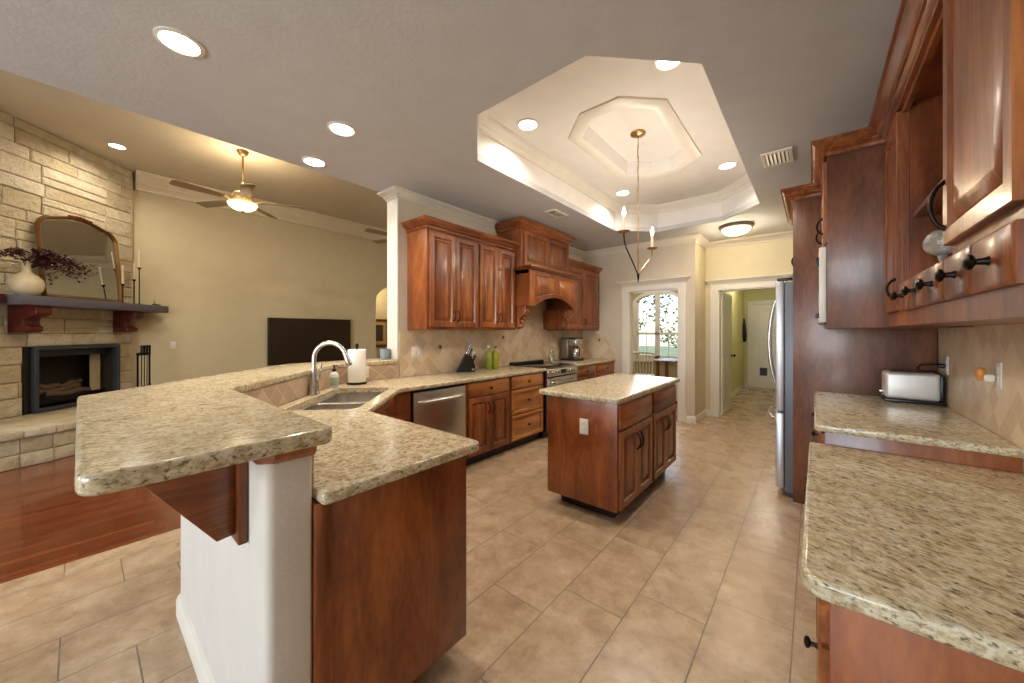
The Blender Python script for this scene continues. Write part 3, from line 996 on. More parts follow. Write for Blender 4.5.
mb.build('door_frame', plain('gunmetal_frame', srgb(70, 74, 82), 0.35, 0.5), f, 0.004)
mb = MB().fbox(FF, s0 + 0.005, z0 + 0.01, -0.05, a0 - 0.004, z1 - 0.01, -0.01)
mb.build('side_panel', M_black, f)
MB().fbox(FF, a0 + 0.05, z1 - 0.14, -0.10, s1 - 0.06, z1 - 0.05, -0.08).build('hood', plain('gunmetal_hood', srgb(60, 64, 74), 0.35, 0.5), f, 0.004)
MB().fbox(FF, s1 - 0.20, z0 + 0.05, -0.20, s1 - 0.06, z1 - 0.06, -0.19).build('brick_panel', M_mortar, f)
MB().fbox(FF, a0 + 0.05, z0 + 0.06, -0.14, s1 - 0.06, z0 + 0.16, -0.12).build('grate', M_iron, f, 0.004)
for k, (sa, za, sb, zb, r) in enumerate(((5.08, 0.60, 5.62, 0.62, 0.040), (5.15, 0.57, 5.70, 0.56, 0.038), (5.12, 0.68, 5.42, 0.65, 0.034), (5.36, 0.65, 5.66, 0.70, 0.030))):
    out = (-0.20, -0.15, -0.19, -0.22)[k]
    mb = MB()
    pts = [FF.p(sa + (sb - sa) * t, za + (zb - za) * t + 0.012 * math.sin(9 * t + k), out + 0.02 * math.sin(5 * t)) for t in [i / 8 for i in range(9)]]
    mb.tube(pts, [r * (1 + 0.12 * math.sin(3 * i + k)) for i in range(9)], 10)
    mb.build('log', M_log, f)

# mantel
m = thing('mantel_shelf', fp(5.43, 1.55, 0), 'slate blue mantel shelf on two dark red brackets above the firebox', 'mantel')
MB().fbox(FF, 4.47, 1.69, 0.0, 6.39, 1.80, 0.35).build('shelf_board', M_mantel, m, 0.008)
prof = [(0, 1.37), (0.17, 1.37), (0.205, 1.39), (0.21, 1.44), (0.17, 1.465), (0.165, 1.51), (0.19, 1.55), (0.25, 1.56), (0.295, 1.59), (0.30, 1.63), (0.30, 1.69), (0, 1.69)]
for sa in (4.66, 5.86):
    MB().prism(prof, lambda c, z, sa=sa: FF.p(sa, z, c), lambda c, z, sa=sa: FF.p(sa + 0.16, z, c)).build('bracket', M_mantelbr, m, 0.006)
tag(MB().fbox(FF, 3.5, 1.70, 0.012, 4.44, 1.80, 0.24).build('wall_shelf', M_mantelbr, None, 0.006), 'dark brown wooden ledge at the left end of the slate mantel', 'shelf')

# mirror on the mantel
m = thing('mantel_mirror', fp(5.365, 1.802, 0.12), 'arched gilt framed mirror leaning on the stone above the mantel', 'mirror')
def arch_outline(hw, hgt, rise, rc):
    pts = [(-hw, 0), (hw, 0), (hw, hgt - rise - rc)]
    for k in range(1, 7):
        a = PI / 2 * k / 6
        pts.append((hw - rc + rc * math.cos(a), hgt - rise - rc + rc * math.sin(a)))
    for k in range(1, 8):
        t = k / 8
        x = (hw - rc) * (1 - 2 * t)
        pts.append((x, hgt - rise + rise * (1 - (x / (hw - rc)) ** 2)))
    for k in range(0, 7):
        a = PI / 2 + PI / 2 * k / 6
        pts.append((-hw + rc + rc * math.cos(a), hgt - rise - rc + rc * math.sin(a)))
    return pts
MSC, MHW, MH = 5.365, 0.485, 1.10
tilt = 0.085
def mirp(a, b_, c):
    return fp(MSC + a, 1.812 + b_ * math.cos(tilt), 0.135 - b_ * math.sin(tilt) + c)
oo = arch_outline(MHW, MH, 0.07, 0.17)
ii = [(a * 0.935, 0.035 + b_ * 0.932) for a, b_ in oo]
mb = MB()
n_ = len(oo)
vs, fs = [], []
ks = [(0.0, -0.02), (0.0, 0.015), (0.3, 0.032), (0.7, 0.022), (1.0, 0.008), (1.0, -0.02)]
for t, c in ks:
    vs += [mirp(oo[i][0] * (1 - t) + ii[i][0] * t, oo[i][1] * (1 - t) + ii[i][1] * t, c) for i in range(n_)]
for q in range(len(ks)):
    q2 = (q + 1) % len(ks)
    for i in range(n_):
        j = (i + 1) % n_
        fs.append((q * n_ + i, q * n_ + j, q2 * n_ + j, q2 * n_ + i))
mb.add(vs, fs)
mb.build('frame', M_gold, m)
MB().prism([(a * 0.93, 0.04 + b_ * 0.915) for a, b_ in oo], lambda a, c: mirp(a, c, -0.012), lambda a, c: mirp(a, c, -0.002)).build('glass', M_mirror, m, smooth=False)
mb = MB()
for k in range(7):
    a = (k - 3) * 0.042
    mb.lathe(mirp(a, MH + 0.005 - abs(k - 3) * 0.006, 0.02), [(0.002, -0.02), (0.02, -0.008), (0.024, 0.004), (0.012, 0.018), (0.002, 0.024)], 8, (0, 0, 1))
mb.build('crest', plain('rose_crest', srgb(120, 64, 48), 0.5), m)

# vase with burgundy branches
v = thing('round_vase', fp(4.66, 1.80, 0.20), 'squat cream ceramic vase at the left end of the mantel', 'vase')
MB().lathe(fp(4.66, 1.801, 0.20), [(0.05, 0), (0.09, 0.015), (0.125, 0.07), (0.135, 0.13), (0.125, 0.18), (0.09, 0.225), (0.05, 0.26), (0.036, 0.29), (0.036, 0.36), (0.044, 0.38), (0.034, 0.37), (0.028, 0.30), (0.025, 0.24)], 28).build('body', M_ceramic, v)
br = thing('leafy_branches', fp(4.66, 2.1, 0.20), 'burgundy leafy branches arching out of the cream mantel vase', 'branches')
stems, leaves = MB(), MB()
rb = random.Random(11)
ends = [(0.72, -0.02, 0.12), (0.66, 0.06, 0.14), (0.60, -0.08, 0.10), (0.52, 0.05, 0.15), (0.44, 0.12, 0.16), (0.36, 0.0, 0.2), (-0.46, 0.06, 0.16), (-0.30, 0.10, 0.14), (0.30, 0.10, 0.2), (0.56, -0.02, 0.17), (0.20, 0.12, 0.16), (0.08, 0.14, 0.12), (0.14, -0.02, 0.2), (0.40, -0.06, 0.12)]
for dx, dz, do in ends:
    pts = []
    for i in range(11):
        t = i / 10
        pts.append(fp(4.66 + 0.8 * dx * t ** 1.2, 2.08 + 0.26 * math.sin(min(1, t * 1.5) * PI / 2) * 0.75 + dz * t - 0.12 * t * t, 0.20 + do * t))
    stems.tube(pts, [0.004 * (1 - 0.6 * i / 10) for i in range(11)], 5)
    for i in range(3, 11):
        for q in range(7):
            p = pts[i] + Vector((rb.uniform(-1, 1), rb.uniform(-1, 1), rb.uniform(-1, 1))) * 0.035
            d = Vector((rb.uniform(-1, 1), rb.uniform(-1, 1), rb.uniform(-0.6, 0.8))).normalized()
            w = d.cross(Vector((rb.uniform(-1, 1), rb.uniform(-1, 1), 1))).normalized()
            L = rb.uniform(0.035, 0.06)
            up = d.cross(w) * 0.006
            leaves.add([p, p + d * L * 0.45 + w * L * 0.3 + up, p + d * L, p + d * L * 0.45 - w * L * 0.3 + up], [(0, 1, 2), (0, 2, 3)])
stems.build('stems', M_stem, br)
leaves.build('leaves', M_leaf, br, smooth=False)

# candlesticks on the mantel
def candlestick(s_, o_, hgt, ch, label):
    t = thing('candlestick', fp(s_, 1.80, o_), label, 'candlestick', 'black candlesticks on the mantel')
    MB().lathe(fp(s_, 1.801, o_), [(0.034, 0), (0.034, 0.006), (0.012, 0.014), (0.007, 0.03), (0.007, hgt - 0.03), (0.02, hgt - 0.015), (0.022, hgt), (0.012, hgt + 0.001)], 14).build('holder', M_iron, t)
    MB().lathe(fp(s_, 1.801 + hgt, o_), [(0.012, -0.003), (0.011, ch), (0.006, ch + 0.005)], 12).build('candle', M_candle, t)
candlestick(5.745, 0.24, 0.28, 0.26, 'shortest black candlestick with ivory taper beside the mirror')
candlestick(6.00, 0.17, 0.38, 0.24, 'middle height black candlestick with ivory taper on the mantel')
candlestick(5.985, 0.255, 0.56, 0.26, 'tallest black candlestick with ivory taper near the mantel end')
mb = MB()
mb.tube([fp(6.19, 1.812, 0.27), fp(6.24, 1.822, 0.25), fp(6.30, 1.814, 0.27), fp(6.36, 1.82, 0.26)], [0.008, 0.011, 0.010, 0.004], 8)
mb.tube([fp(6.24, 1.818, 0.26), fp(6.255, 1.87, 0.24), fp(6.265, 1.90, 0.23)], [0.006, 0.004, 0.002], 6)
tag(mb.build('driftwood_twig', M_stem), 'small dark twig lying at the right end of the mantel', 'twig')

# fire tools
TS, TO = 5.91, 0.38
TB = 0.38
t = thing('fire_tool_rack', fp(TS, TB, TO), 'black iron fire tool rack beside the fireplace', 'rack')
mb = MB()
mb.fbox(FF, TS - 0.105, TB + 0.001, TO - 0.07, TS + 0.105, TB + 0.02, TO + 0.07)
for a in (-0.096, 0.096):
    mb.fbox(FF, TS + a - 0.008, TB + 0.015, TO - 0.008, TS + a + 0.008, 1.07, TO + 0.008)
mb.fbox(FF, TS - 0.104, 1.03, TO - 0.012, TS + 0.104, 1.07, TO + 0.012)
mb.build('stand', M_iron, t)
for k, nm in enumerate(('poker', 'shovel', 'tongs', 'hearth_brush')):
    a = TS - 0.066 + k * 0.044
    g = thing(nm, fp(a, 0.45, TO + 0.028), {'poker': 'iron poker hanging first from the left on the fire tool rack', 'shovel': 'iron ash shovel hanging second on the fire tool rack', 'tongs': 'iron tongs hanging third on the fire tool rack', 'hearth_brush': 'iron handled hearth brush hanging rightmost on the fire tool rack'}[nm], 'fire tool', 'fire tools on the rack')
    MB().tube([fp(a, 0.58, TO + 0.028), fp(a, 1.05, TO + 0.028), fp(a, 1.08, TO + 0.028), fp(a, 1.18, TO + 0.028)], [0.006, 0.006, 0.013, 0.014], 8).build('shaft', M_iron, g)
    mb = MB()
    if nm == 'shovel':
        mb.fbox(FF, a - 0.019, 0.42, TO + 0.02, a + 0.019, 0.58, TO + 0.03)
    elif nm == 'hearth_brush':
        mb.lathe(fp(a, 0.42, TO + 0.028), [(0.018, 0), (0.02, 0.1), (0.016, 0.18)], 10)
    else:
        mb.tube([fp(a, 0.59, TO + 0.028), fp(a, 0.46, TO + 0.028), fp(a + 0.014, 0.43, TO + 0.028)], [0.006, 0.006, 0.003], 8)
    mb.build('head', M_iron, g)

# ------------------------------------------------------------------ half wall, bar and peninsula
kit = [(-1.12, 0.437), (-2.237, 0.437), (XW, 1.47), (XW, 2.10)]
liv = [(XW2, 2.10), (XW2, 1.395), (-2.373, 0.318), (-1.12, 0.318)]
pl = fillet(kit + liv, [0.012, 0, 0, 0, 0, 0, 0, 0.025], 5)
struct(MB().prismz(pl, 0, 1.054), 'wall_bar', M_half)
struct(MB().sweep([(XW2, 2.2), (XW2, 1.395), (-2.373, 0.318), (-1.145, 0.318), (-1.12, 0.343), (-1.12, 0.42)], BASE, 0, -1), 'baseboard_bar', M_white)
# tile on the kitchen face of the bar wall
struct(MB().sweep([(-1.14, 0.437), (-2.237, 0.437), (XW, 1.47), (XW, 2.10)], [(0, 0), (0, 0.135), (0.010, 0.135), (0.010, 0)], 0.915, -1), 'wall_bar_tile', M_splashD)
# wood moulding under the bar slab
tag(MB().sweep([(-1.36, 0.318), (-1.145, 0.318), (-1.12, 0.343), (-1.12, 0.437)], [(0, 0), (0.014, 0.004), (0.026, 0.018), (0.026, 0.032), (0, 0.032)], 1.022, -1).build('bar_moulding', M_wood), 'brown wood moulding under the raised bar top at the end of the white wall', 'moulding')
bar = [(-1.078, -0.006), (-1.078, 0.486), (-2.262, 0.486), (-3.255, 1.462), (-3.255, 2.097), (-3.56, 2.097), (-3.56, 1.17), (-2.47, -0.006)]
bar = fillet(bar, [0.045, 0.035, 0.0, 0.0, 0.02, 0.02, 0.0, 0.05], 6)
tag(stone_slab(bar, 1.055, 1.10).build('breakfast_bar', M_granite), 'raised angled beige granite breakfast bar slab on the white half wall', 'bar top')
b_ = thing('bar_bracket', (-1.31, 0.318, 0.76), 'triangular brown wood bracket under the raised bar top', 'bracket')
MB().box(-1.365, 0.292, 0.765, -1.265, 0.316, 1.052).build('back_plate', M_wood, b_, 0.004)
MB().prism([(0.292, 1.052), (0.292, 0.79), (0.25, 0.785), (0.06, 1.052)], lambda y, z: (-1.335, y, z), lambda y, z: (-1.295, y, z)).build('gusset', M_woodY, b_, 0.003)

# kitchen counter, one L-shaped slab with the sink cut-out
CT0, CT1 = 0.876, 0.914
SKC = Vector((-2.575, 1.225))
ud, vd = Vector((-0.7071, 0.7071)), Vector((0.7071, 0.7071))
def sk(a, c):
    q = SKC + ud * a + vd * c
    return (q.x, q.y)
hole = fillet([sk(-0.43, -0.215), sk(0.43, -0.215), sk(0.43, 0.215), sk(-0.43, 0.215)], 0.07, 5)
STY0, STY1 = 3.84, 4.60
ctr = [(-1.08, 0.449), (-1.08, 1.105), (-2.03, 1.10), (-2.625, 1.70), (-2.625, STY0 - 0.003), (XW + 0.012, STY0 - 0.003), (XW + 0.012, 1.472), (-2.232, 0.449)]
ctr = fillet(ctr, [0.02, 0.045, 0.03, 0.03, 0, 0, 0, 0], 5)
tag(stone_slab(ctr, CT0, CT1, hole).build('sink_countertop', M_granite), 'beige granite countertop wrapping from the peninsula past the sink to the stove', 'countertop')
ct2 = [(-2.625, STY1 + 0.003), (-2.625, YO - 0.012), (XW + 0.012, YO - 0.012), (XW + 0.012, STY1 + 0.003)]
tag(stone_slab(ct2, CT0, CT1).build('stove_side_countertop', M_granite), 'short beige granite countertop under the coffee maker right of the stove', 'countertop')

# backsplashes
struct(MB().prism([(2.11, 0.915), (YO - 0.002, 0.915), (YO - 0.002, 1.40), (4.76, 1.40), (4.76, 1.80), (3.60, 1.80), (3.60, 1.40), (2.11, 1.40)], lambda y, z: (XW, y, z), lambda y, z: (XW + 0.010, y, z)), 'wall_range_tile', M_splashY)
struct(MB().prism([(XW + 0.010, 0.915), (-2.64, 0.915), (-2.64, 1.08), (-2.93, 1.40), (XW + 0.010, 1.40)], lambda x, z: (x, YO, z), lambda x, z: (x, YO - 0.010, z)), 'wall_end_tile', M_splashX)
struct(MB().box(XR - 0.010, 1.10, 0.80, XR, 3.71, 1.415), 'wall_right_tile', M_splashR)
ac = thing('accent_tile', (XW + 0.011, 2.63, 1.20), 'small dark inset tile on the range backsplash left of the knife block', 'tile', 'dark inset tiles on the range backsplash')
MB().prism([(0, -0.028), (0.028, 0), (0, 0.028), (-0.028, 0)], lambda y, z: (XW + 0.0105, 2.63 + y, 1.21 + z), lambda y, z: (XW + 0.016, 2.63 + y, 1.21 + z)).build('face', M_accent, ac, 0.002)
for y, z, lb in ((3.72, 1.30, 'small dark inset tile above the stove under the hood corbel'), (4.12, 1.55, 'small dark inset tile high under the hood arch')):
    copy_tree(ac, (XW + 0.011, y, z), lb)
tag(MB().prism([(0, -0.028), (0.028, 0), (0, 0.028), (-0.028, 0)], lambda x, z: (-2.93 + x, YO - 0.0105, 1.235 + z), lambda x, z: (-2.93 + x, YO - 0.016, 1.235 + z)).build('accent_tile', M_accent, None, 0.002), 'small dark inset tile on the end wall behind the coffee maker', 'tile', 'dark inset tiles on the range backsplash')

# ------------------------------------------------------------------ cabinet builder
DOOR = [(0, 0), (0, 0.017), (0.003, 0.020), (0.048, 0.020), (0.053, 0.010), (0.058, 0.001), (0.070, 0.001), (0.074, 0.005), (0.104, 0.0175), (0.108, 0.018)]
SLAB = [(0, 0), (0, 0.014), (0.008, 0.020)]
DRAW = [(0, 0), (0, 0.014), (0.006, 0.020), (0.034, 0.020), (0.040, 0.004), (0.052, 0.004), (0.076, 0.018)]
def pull(fr, a, b0, b1, c, parent, mat=None):
    """arched bar pull on two feet, upright"""
    mb = MB()
    pts = []
    for i in range(11):
        t = i / 10
        pts.append(fr.p(a, b0 + (b1 - b0) * t, c - 0.004 + 0.034 * math.sin(PI * t) ** 0.55))
    mb.tube(pts, [0.0075] + [0.0058] * 9 + [0.0075], 8)
    mb.build('handle', mat or M_bronze, parent)
def knob(fr, a, b_, c, parent, s=1.0):
    MB().lathe(fr.p(a, b_, c - 0.001), [(0.010 * s, 0), (0.007 * s, 0.006 * s), (0.006 * s, 0.016 * s), (0.015 * s, 0.021 * s), (0.016 * s, 0.027 * s), (0.009 * s, 0.032 * s)], 14, fr.n).build('knob', M_bronze, parent)
def fbox_mesh(fr, *a):
    return MB().fbox(fr, *a)
def door(fr, root, a0, b0, a1, b1, hside=None, hz='low', mat=None, hlen=0.10, name='door'):
    d = MB().rings(fr, a0, b0, a1, b1, DOOR).build(name, mat or M_wood, root)
    if hside is not None:
        ha = a1 - 0.028 if hside > 0 else a0 + 0.028
        if hz == 'low':
            hb = b0 + 0.06
        else:
            hb = b1 - 0.06 - hlen
        pull(fr, ha, hb, hb + hlen, 0.020, d)
    return d
def drawer(fr, root, a0, b0, a1, b1, prof=SLAB, mat=None, kn=True, ks=1.0):
    d = MB().rings(fr, a0, b0, a1, b1, prof).build('drawer', mat or M_woodY, root)
    if kn:
        knob(fr, (a0 + a1) / 2, (b0 + b1) / 2, prof[-1][1], d, ks)
    return d
def carcass(fr, root, w, z0, z1, depth, toe=True, mat=None):
    mb = MB()
    mb.fbox(fr, 0, z0, -depth, w, z1, 0)
    c = mb.build('carcass', mat or M_panel, root, 0.002)
    if toe:
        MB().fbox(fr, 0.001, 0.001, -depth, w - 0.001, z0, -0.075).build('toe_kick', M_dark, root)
    return c

# ---- base run on the range wall
XF = -2.665
def fr_range(y0, x=XF):
    return Fr((x, y0, 0), (0, 1, 0), (1, 0, 0))
DEP = XF - (XW + 0.002)
TOE = 0.105

# peninsula end cabinet
pc = thing('peninsula_cabinet', (-1.6, 0.75, 0), 'plain brown wood cabinet forming the end of the peninsula', 'cabinet')
mb = MB()
mb.prismz([(-1.12, 0.438), (-1.12, 1.045), (-2.05, 1.045), (-2.05, 0.438)], TOE, 0.875)
mb.build('carcass', M_panel, pc, 0.003)
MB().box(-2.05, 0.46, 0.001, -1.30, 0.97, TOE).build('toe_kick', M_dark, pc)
MB().box(-1.1195, 0.439, TOE, -1.114, 0.49, 0.874).build('stile', M_wood, pc, 0.001)
fr = Fr((-1.14, 1.045, 0), (-1, 0, 0), (0, 1, 0))
door(fr, pc, 0.02, TOE + 0.02, 0.43, 0.70, 1, 'high')
door(fr, pc, 0.44, TOE + 0.02, 0.85, 0.70, -1, 'high')
drawer(fr, pc, 0.02, 0.715, 0.85, 0.86, mat=M_woodX)
# diagonal sink cabinet
sc_ = thing('sink_cabinet', (-2.4, 1.4, 0), 'angled brown wood sink cabinet between peninsula and dishwasher', 'cabinet')
mb = MB()
mb.prismz([(-2.052, 1.040), (-2.655, 1.647), (-2.655, 1.822), (-3.26, 1.822), (-3.26, 1.49), (-2.24, 0.46), (-2.052, 0.46)], TOE, 0.685)
mb.build('carcass', M_panel, sc_)
q = Vector((-2.655 + 2.052, 1.647 - 1.040, 0))
frd = Fr((-2.052, 1.040, 0), (-q.normalized().x * -1, q.normalized().y, 0), (0.7093, 0.7049, 0))
MB().fbox(frd, 0, 0.685, -0.02, q.length, 0.875, 0).build('apron', M_wood, sc_)
MB().box(-2.70, 1.647, 0.685, -2.655, 1.822, 0.875).build('filler', M_wood, sc_)
qL = q.length
door(frd, sc_, 0.02, TOE + 0.02, qL / 2 - 0.005, 0.70, 1, 'high')
door(frd, sc_, qL / 2 + 0.005, TOE + 0.02, qL - 0.02, 0.70, -1, 'high')
drawer(frd, sc_, 0.02, 0.715, qL / 2 - 0.005, 0.86, kn=False, mat=M_woodX)
drawer(frd, sc_, qL / 2 + 0.005, 0.715, qL - 0.02, 0.86, kn=False, mat=M_woodX)
MB().box(-3.2, 1.5, 0.001, -2.75, 1.8, TOE).build('toe_kick', M_dark, sc_)

# dishwasher
dw_ = thing('dishwasher', (-2.9, 2.145, 0), 'stainless steel dishwasher with bar handle under the counter', 'dishwasher')
frw = fr_range(1.83)
MB().fbox(frw, 0.004, TOE, -0.58, 0.628, 0.872, 0).build('tub', M_black, dw_)
MB().fbox(frw, 0.014, TOE + 0.01, 0, 0.618, 0.852, 0.028).build('door_panel', M_steel, dw_, 0.005)
mb = MB()
pts = [frw.p(0.06 + 0.51 * t, 0.765, 0.030 + 0.042 * min(1, math.sin(PI * t) * 4)) for t in [i / 16 for i in range(17)]]
mb.tube(pts, 0.016, 10)
mb.build('handle', M_steel, dw_)
MB().fbox(frw, 0.004, 0.001, -0.5, 0.628, TOE, -0.07).build('toe_kick', M_dark, dw_)

# base cabinets
c1 = thing('base_cabinet', (-2.95, 2.8, 0), 'brown base cabinet of one drawer over two doors beside the dishwasher', 'cabinet', 'base cabinets on the range wall')
fr = fr_range(2.462)
w = 0.688
carcass(fr, c1, w, TOE, 0.875, DEP)
drawer(fr, c1, 0.035, 0.715, w - 0.025, 0.858, mat=M_drawer)
door(fr, c1, 0.035, TOE + 0.02, w / 2 + 0.002, 0.70, 1, 'high', hlen=0.12)
door(fr, c1, w / 2 + 0.008, TOE + 0.02, w - 0.025, 0.70, -1, 'high', hlen=0.12)
c2 = thing('base_cabinet', (-2.95, 3.5, 0), 'brown base cabinet of three stacked drawers left of the stove', 'cabinet', 'base cabinets on the range wall')
fr = fr_range(3.152)
w = STY0 - 0.006 - 3.152
carcass(fr, c2, w, TOE, 0.875, DEP)
drawer(fr, c2, 0.025, 0.715, w - 0.045, 0.858, mat=M_drawer)
drawer(fr, c2, 0.025, 0.425, w - 0.045, 0.700, DRAW, mat=M_drawer)
drawer(fr, c2, 0.025, TOE + 0.02, w - 0.045, 0.41, DRAW, mat=M_drawer)
c3 = thing('base_cabinet', (-2.95, 5.3, 0), 'brown base cabinet with two small drawers right of the stove', 'cabinet', 'base cabinets on the range wall')
fr = fr_range(STY1 + 0.006)
w = YO - 0.004 - STY1 - 0.006
carcass(fr, c3, w, TOE, 0.875, DEP)
hw = w / 2
for k in range(2):
    drawer(fr, c3, 0.03 + hw * k, 0.715, hw * (k + 1) - 0.02, 0.858)
    door(fr, c3, 0.03 + hw * k, TOE + 0.02, hw * (k + 1) - 0.02, 0.70, 1 if k == 0 else -1, 'high')

# ---- stove
st = thing('range_stove', (-2.95, 4.22, 0), 'stainless slide-in electric range with black glass cooktop', 'stove')
fr = fr_range(STY0 + 0.002, -2.64)
w = STY1 - STY0 - 0.004
MB().fbox(fr, 0, 0.09, -0.615, w, 0.895, 0).build('body', M_black, st)
MB().fbox(fr, 0.001, 0.895, -0.612, w - 0.001, 0.918, -0.03).build('cooktop', M_blackglass, st, 0.004)
MB().fbox(fr, 0.0, 0.918, -0.614, w, 0.955, -0.55).build('vent_trim', M_black, st, 0.006)
mb = MB()
mb.prism([(-0.03, 0.918), (0.035, 0.895), (0.050, 0.80), (-0.02, 0.79)], lambda c, z: fr.p(0.004, z, c), lambda c, z: fr.p(w - 0.004, z, c))
mb.build('control_panel', M_steel, st, 0.004)
nn = (fr.n * 0.98 + Vector((0, 0, 0.2))).normalized()
for a in (0.10, 0.17, 0.24, 0.50, 0.57, 0.64):
    MB().lathe(fr.p(a, 0.85, 0.042), [(0.024, -0.004), (0.024, 0.006), (0.019, 0.010), (0.017, 0.026), (0.010, 0.028)], 16, nn).build('knob', M_steel, st)
MB().fbox(fr, 0.30, 0.822, 0.035, 0.44, 0.878, 0.0465).build('display', M_blackglass, st, 0.003)
MB().fbox(fr, 0.006, 0.29, 0.001, w - 0.006, 0.78, 0.032).build('oven_door', M_steel, st, 0.004)
MB().fbox(fr, 0.12, 0.38, 0.030, w - 0.12, 0.63, 0.035).build('oven_window', M_blackglass, st, 0.002)
mb = MB()
mb.tube([fr.p(0.06 + (w - 0.12) * t, 0.72, 0.034 + 0.045 * min(1, 5 * math.sin(PI * t))) for t in [i / 16 for i in range(17)]], 0.012, 10)
mb.build('handle', M_steel, st)
MB().fbox(fr, 0.006, 0.11, 0.001, w - 0.006, 0.278, 0.028).build('warming_drawer', M_steel, st, 0.004)
MB().fbox(fr, 0.02, 0.001, -0.5, w - 0.02, 0.09, -0.06).build('toe_kick', M_dark, st)

# ---- upper cabinets, range wall
UX = -2.94
UZ0, UZ1 = 1.405, 2.42
UD = UX - XW - 0.002
def upper(y0, y1, label, crown_path, stl=0.02, str_=0.02):
    u = thing('upper_cabinet', (XW + 0.17, (y0 + y1) / 2, UZ0), label, 'cabinet', 'upper cabinets on the range wall')
    fr = fr_range(y0, UX)
    w = y1 - y0
    carcass(fr, u, w, UZ0, UZ1, UD, False)
    mid = (stl + w - str_) / 2
    door(fr, u, stl, UZ0 + 0.03, mid - 0.002, UZ1 - 0.03, 1, 'low', hlen=0.11)
    door(fr, u, mid + 0.002, UZ0 + 0.03, w - str_, UZ1 - 0.03, -1, 'low', hlen=0.11)
    MB().sweep(crown_path, CABCROWN, UZ1, -1).build('crown', M_glaze, u)
    return u
upper(2.205, 2.925, 'leftmost brown upper cabinet with two raised panel doors', [(XW + 0.002, 2.205), (UX, 2.205), (UX, 2.925)], 0.03)
upper(2.926, 3.595, 'brown upper cabinet with two doors between leftmost cabinet and range hood', [(UX, 2.926), (UX, 3.595)], 0.015, 0.03)
upper(4.787, YO - 0.012, 'brown upper cabinet with two doors above the coffee maker', [(UX, 4.788), (UX, YO - 0.012)], 0.05)

# ---- wooden range hood
hd = thing('range_hood', (XW + 0.25, 4.18, 1.72), 'carved brown wood range hood with arched front and crown over the stove', 'range hood')
HY0, HY1 = 3.60, 4.78
fr = fr_range(HY0, -2.855)
w = HY1 - HY0
MB().fbox(fr, 0, 2.20, -(-2.855 - XW - 0.002), w, 2.71, 0).build('upper_box', M_panel, hd, 0.002)
door(fr, hd, 0.05, 2.235, w / 2 - 0.004, 2.68)
door(fr, hd, w / 2 + 0.004, 2.235, w - 0.05, 2.68)
MB().sweep([(XW + 0.002, HY0), (-2.855, HY0), (-2.855, HY1), (XW + 0.002, HY1)], [(a, c * 1.15) for a, c in CABCROWN], 2.71, -1).build('crown', M_glaze, hd)
HX = -2.70
mb = MB()
mb.box(XW + 0.012, HY0 - 0.005, 1.715, HX - 0.03, HY0 + 0.02, 2.165)
mb.box(XW + 0.012, HY1 - 0.02, 1.715, HX - 0.03, HY1 + 0.005, 2.165)
mb.box(XW + 0.012, HY0 - 0.005, 2.12, HX - 0.03, HY1 + 0.005, 2.165)
mb.build('hood_box', M_panel, hd)
fr = fr_range(HY0 - 0.005, HX - 0.03)
w2 = HY1 - HY0 + 0.01
ab = [(0, 1.712), (0.10, 1.712)]
for k in range(0, 17):
    t = k / 16
    ab.append((0.13 + (w2 - 0.26) * t, 1.722 + 0.125 * math.sin(PI * t) ** 0.8))
ab += [(w2 - 0.10, 1.712), (w2, 1.712), (w2, 2.165), (0, 2.165)]
MB().prism(ab, lambda a, z: fr.p(a, z, 0), lambda a, z: fr.p(a, z, 0.03)).build('arched_front', M_wood, hd, 0.002)
for k in range(2):
    a0 = 0.11 if k == 0 else w2 / 2 + 0.03
    a1 = w2 / 2 - 0.03 if k == 0 else w2 - 0.11
    poly = []
    for i in range(9):
        t = i / 8
        a = a0 + (a1 - a0) * t
        poly.append((a, 1.80 + 0.085 * math.sin(PI * (a - 0.1) / (w2 - 0.2))))
    poly += [(a1, 2.11), (a0, 2.11)]
    p1 = offset_in(poly, 0.018)
    p2 = offset_in(poly, 0.035)
    mb = MB()
    n_ = len(poly)
    vs = [fr.p(a, z, 0.029) for a, z in poly] + [fr.p(a, z, 0.041) for a, z in poly] + [fr.p(a, z, 0.031) for a, z in p1] + [fr.p(a, z, 0.043) for a, z in p2]
    fs = []
    for q_ in range(3):
        for i in range(n_):
            fs.append((q_ * n_ + i, q_ * n_ + (i + 1) % n_, (q_ + 1) * n_ + (i + 1) % n_, (q_ + 1) * n_ + i))
    fs.append(tuple(3 * n_ + i for i in range(n_)))
    fs.append(tuple(range(n_ - 1, -1, -1)))
    mb.add(vs, fs).build('panel', M_wood, hd)
MB().sweep([(UX + 0.03, HY0 - 0.005), (HX, HY0 - 0.005), (HX, HY1 + 0.005), (UX + 0.03, HY1 + 0.005)], [(0, 0), (0, 0.045), (0.05, 0.045), (0.05, 0.032), (0.03, 0.016), (0.012, 0)], 2.165, -1).box(XW + 0.012, HY0 - 0.004, 2.1655, HX - 0.001, HY1 + 0.004, 2.199).build('ledge', M_glaze, hd)
MB().box(XW + 0.05, HY0 + 0.06, 1.86, HX - 0.08, HY1 - 0.06, 1.88).build('liner', M_dark, hd)
cp = [(0, 1.42), (0.05, 1.42), (0.09, 1.44), (0.10, 1.48), (0.085, 1.52), (0.10, 1.56), (0.15, 1.585), (0.19, 1.62), (0.20, 1.67), (0.20, 1.71), (0, 1.71)]
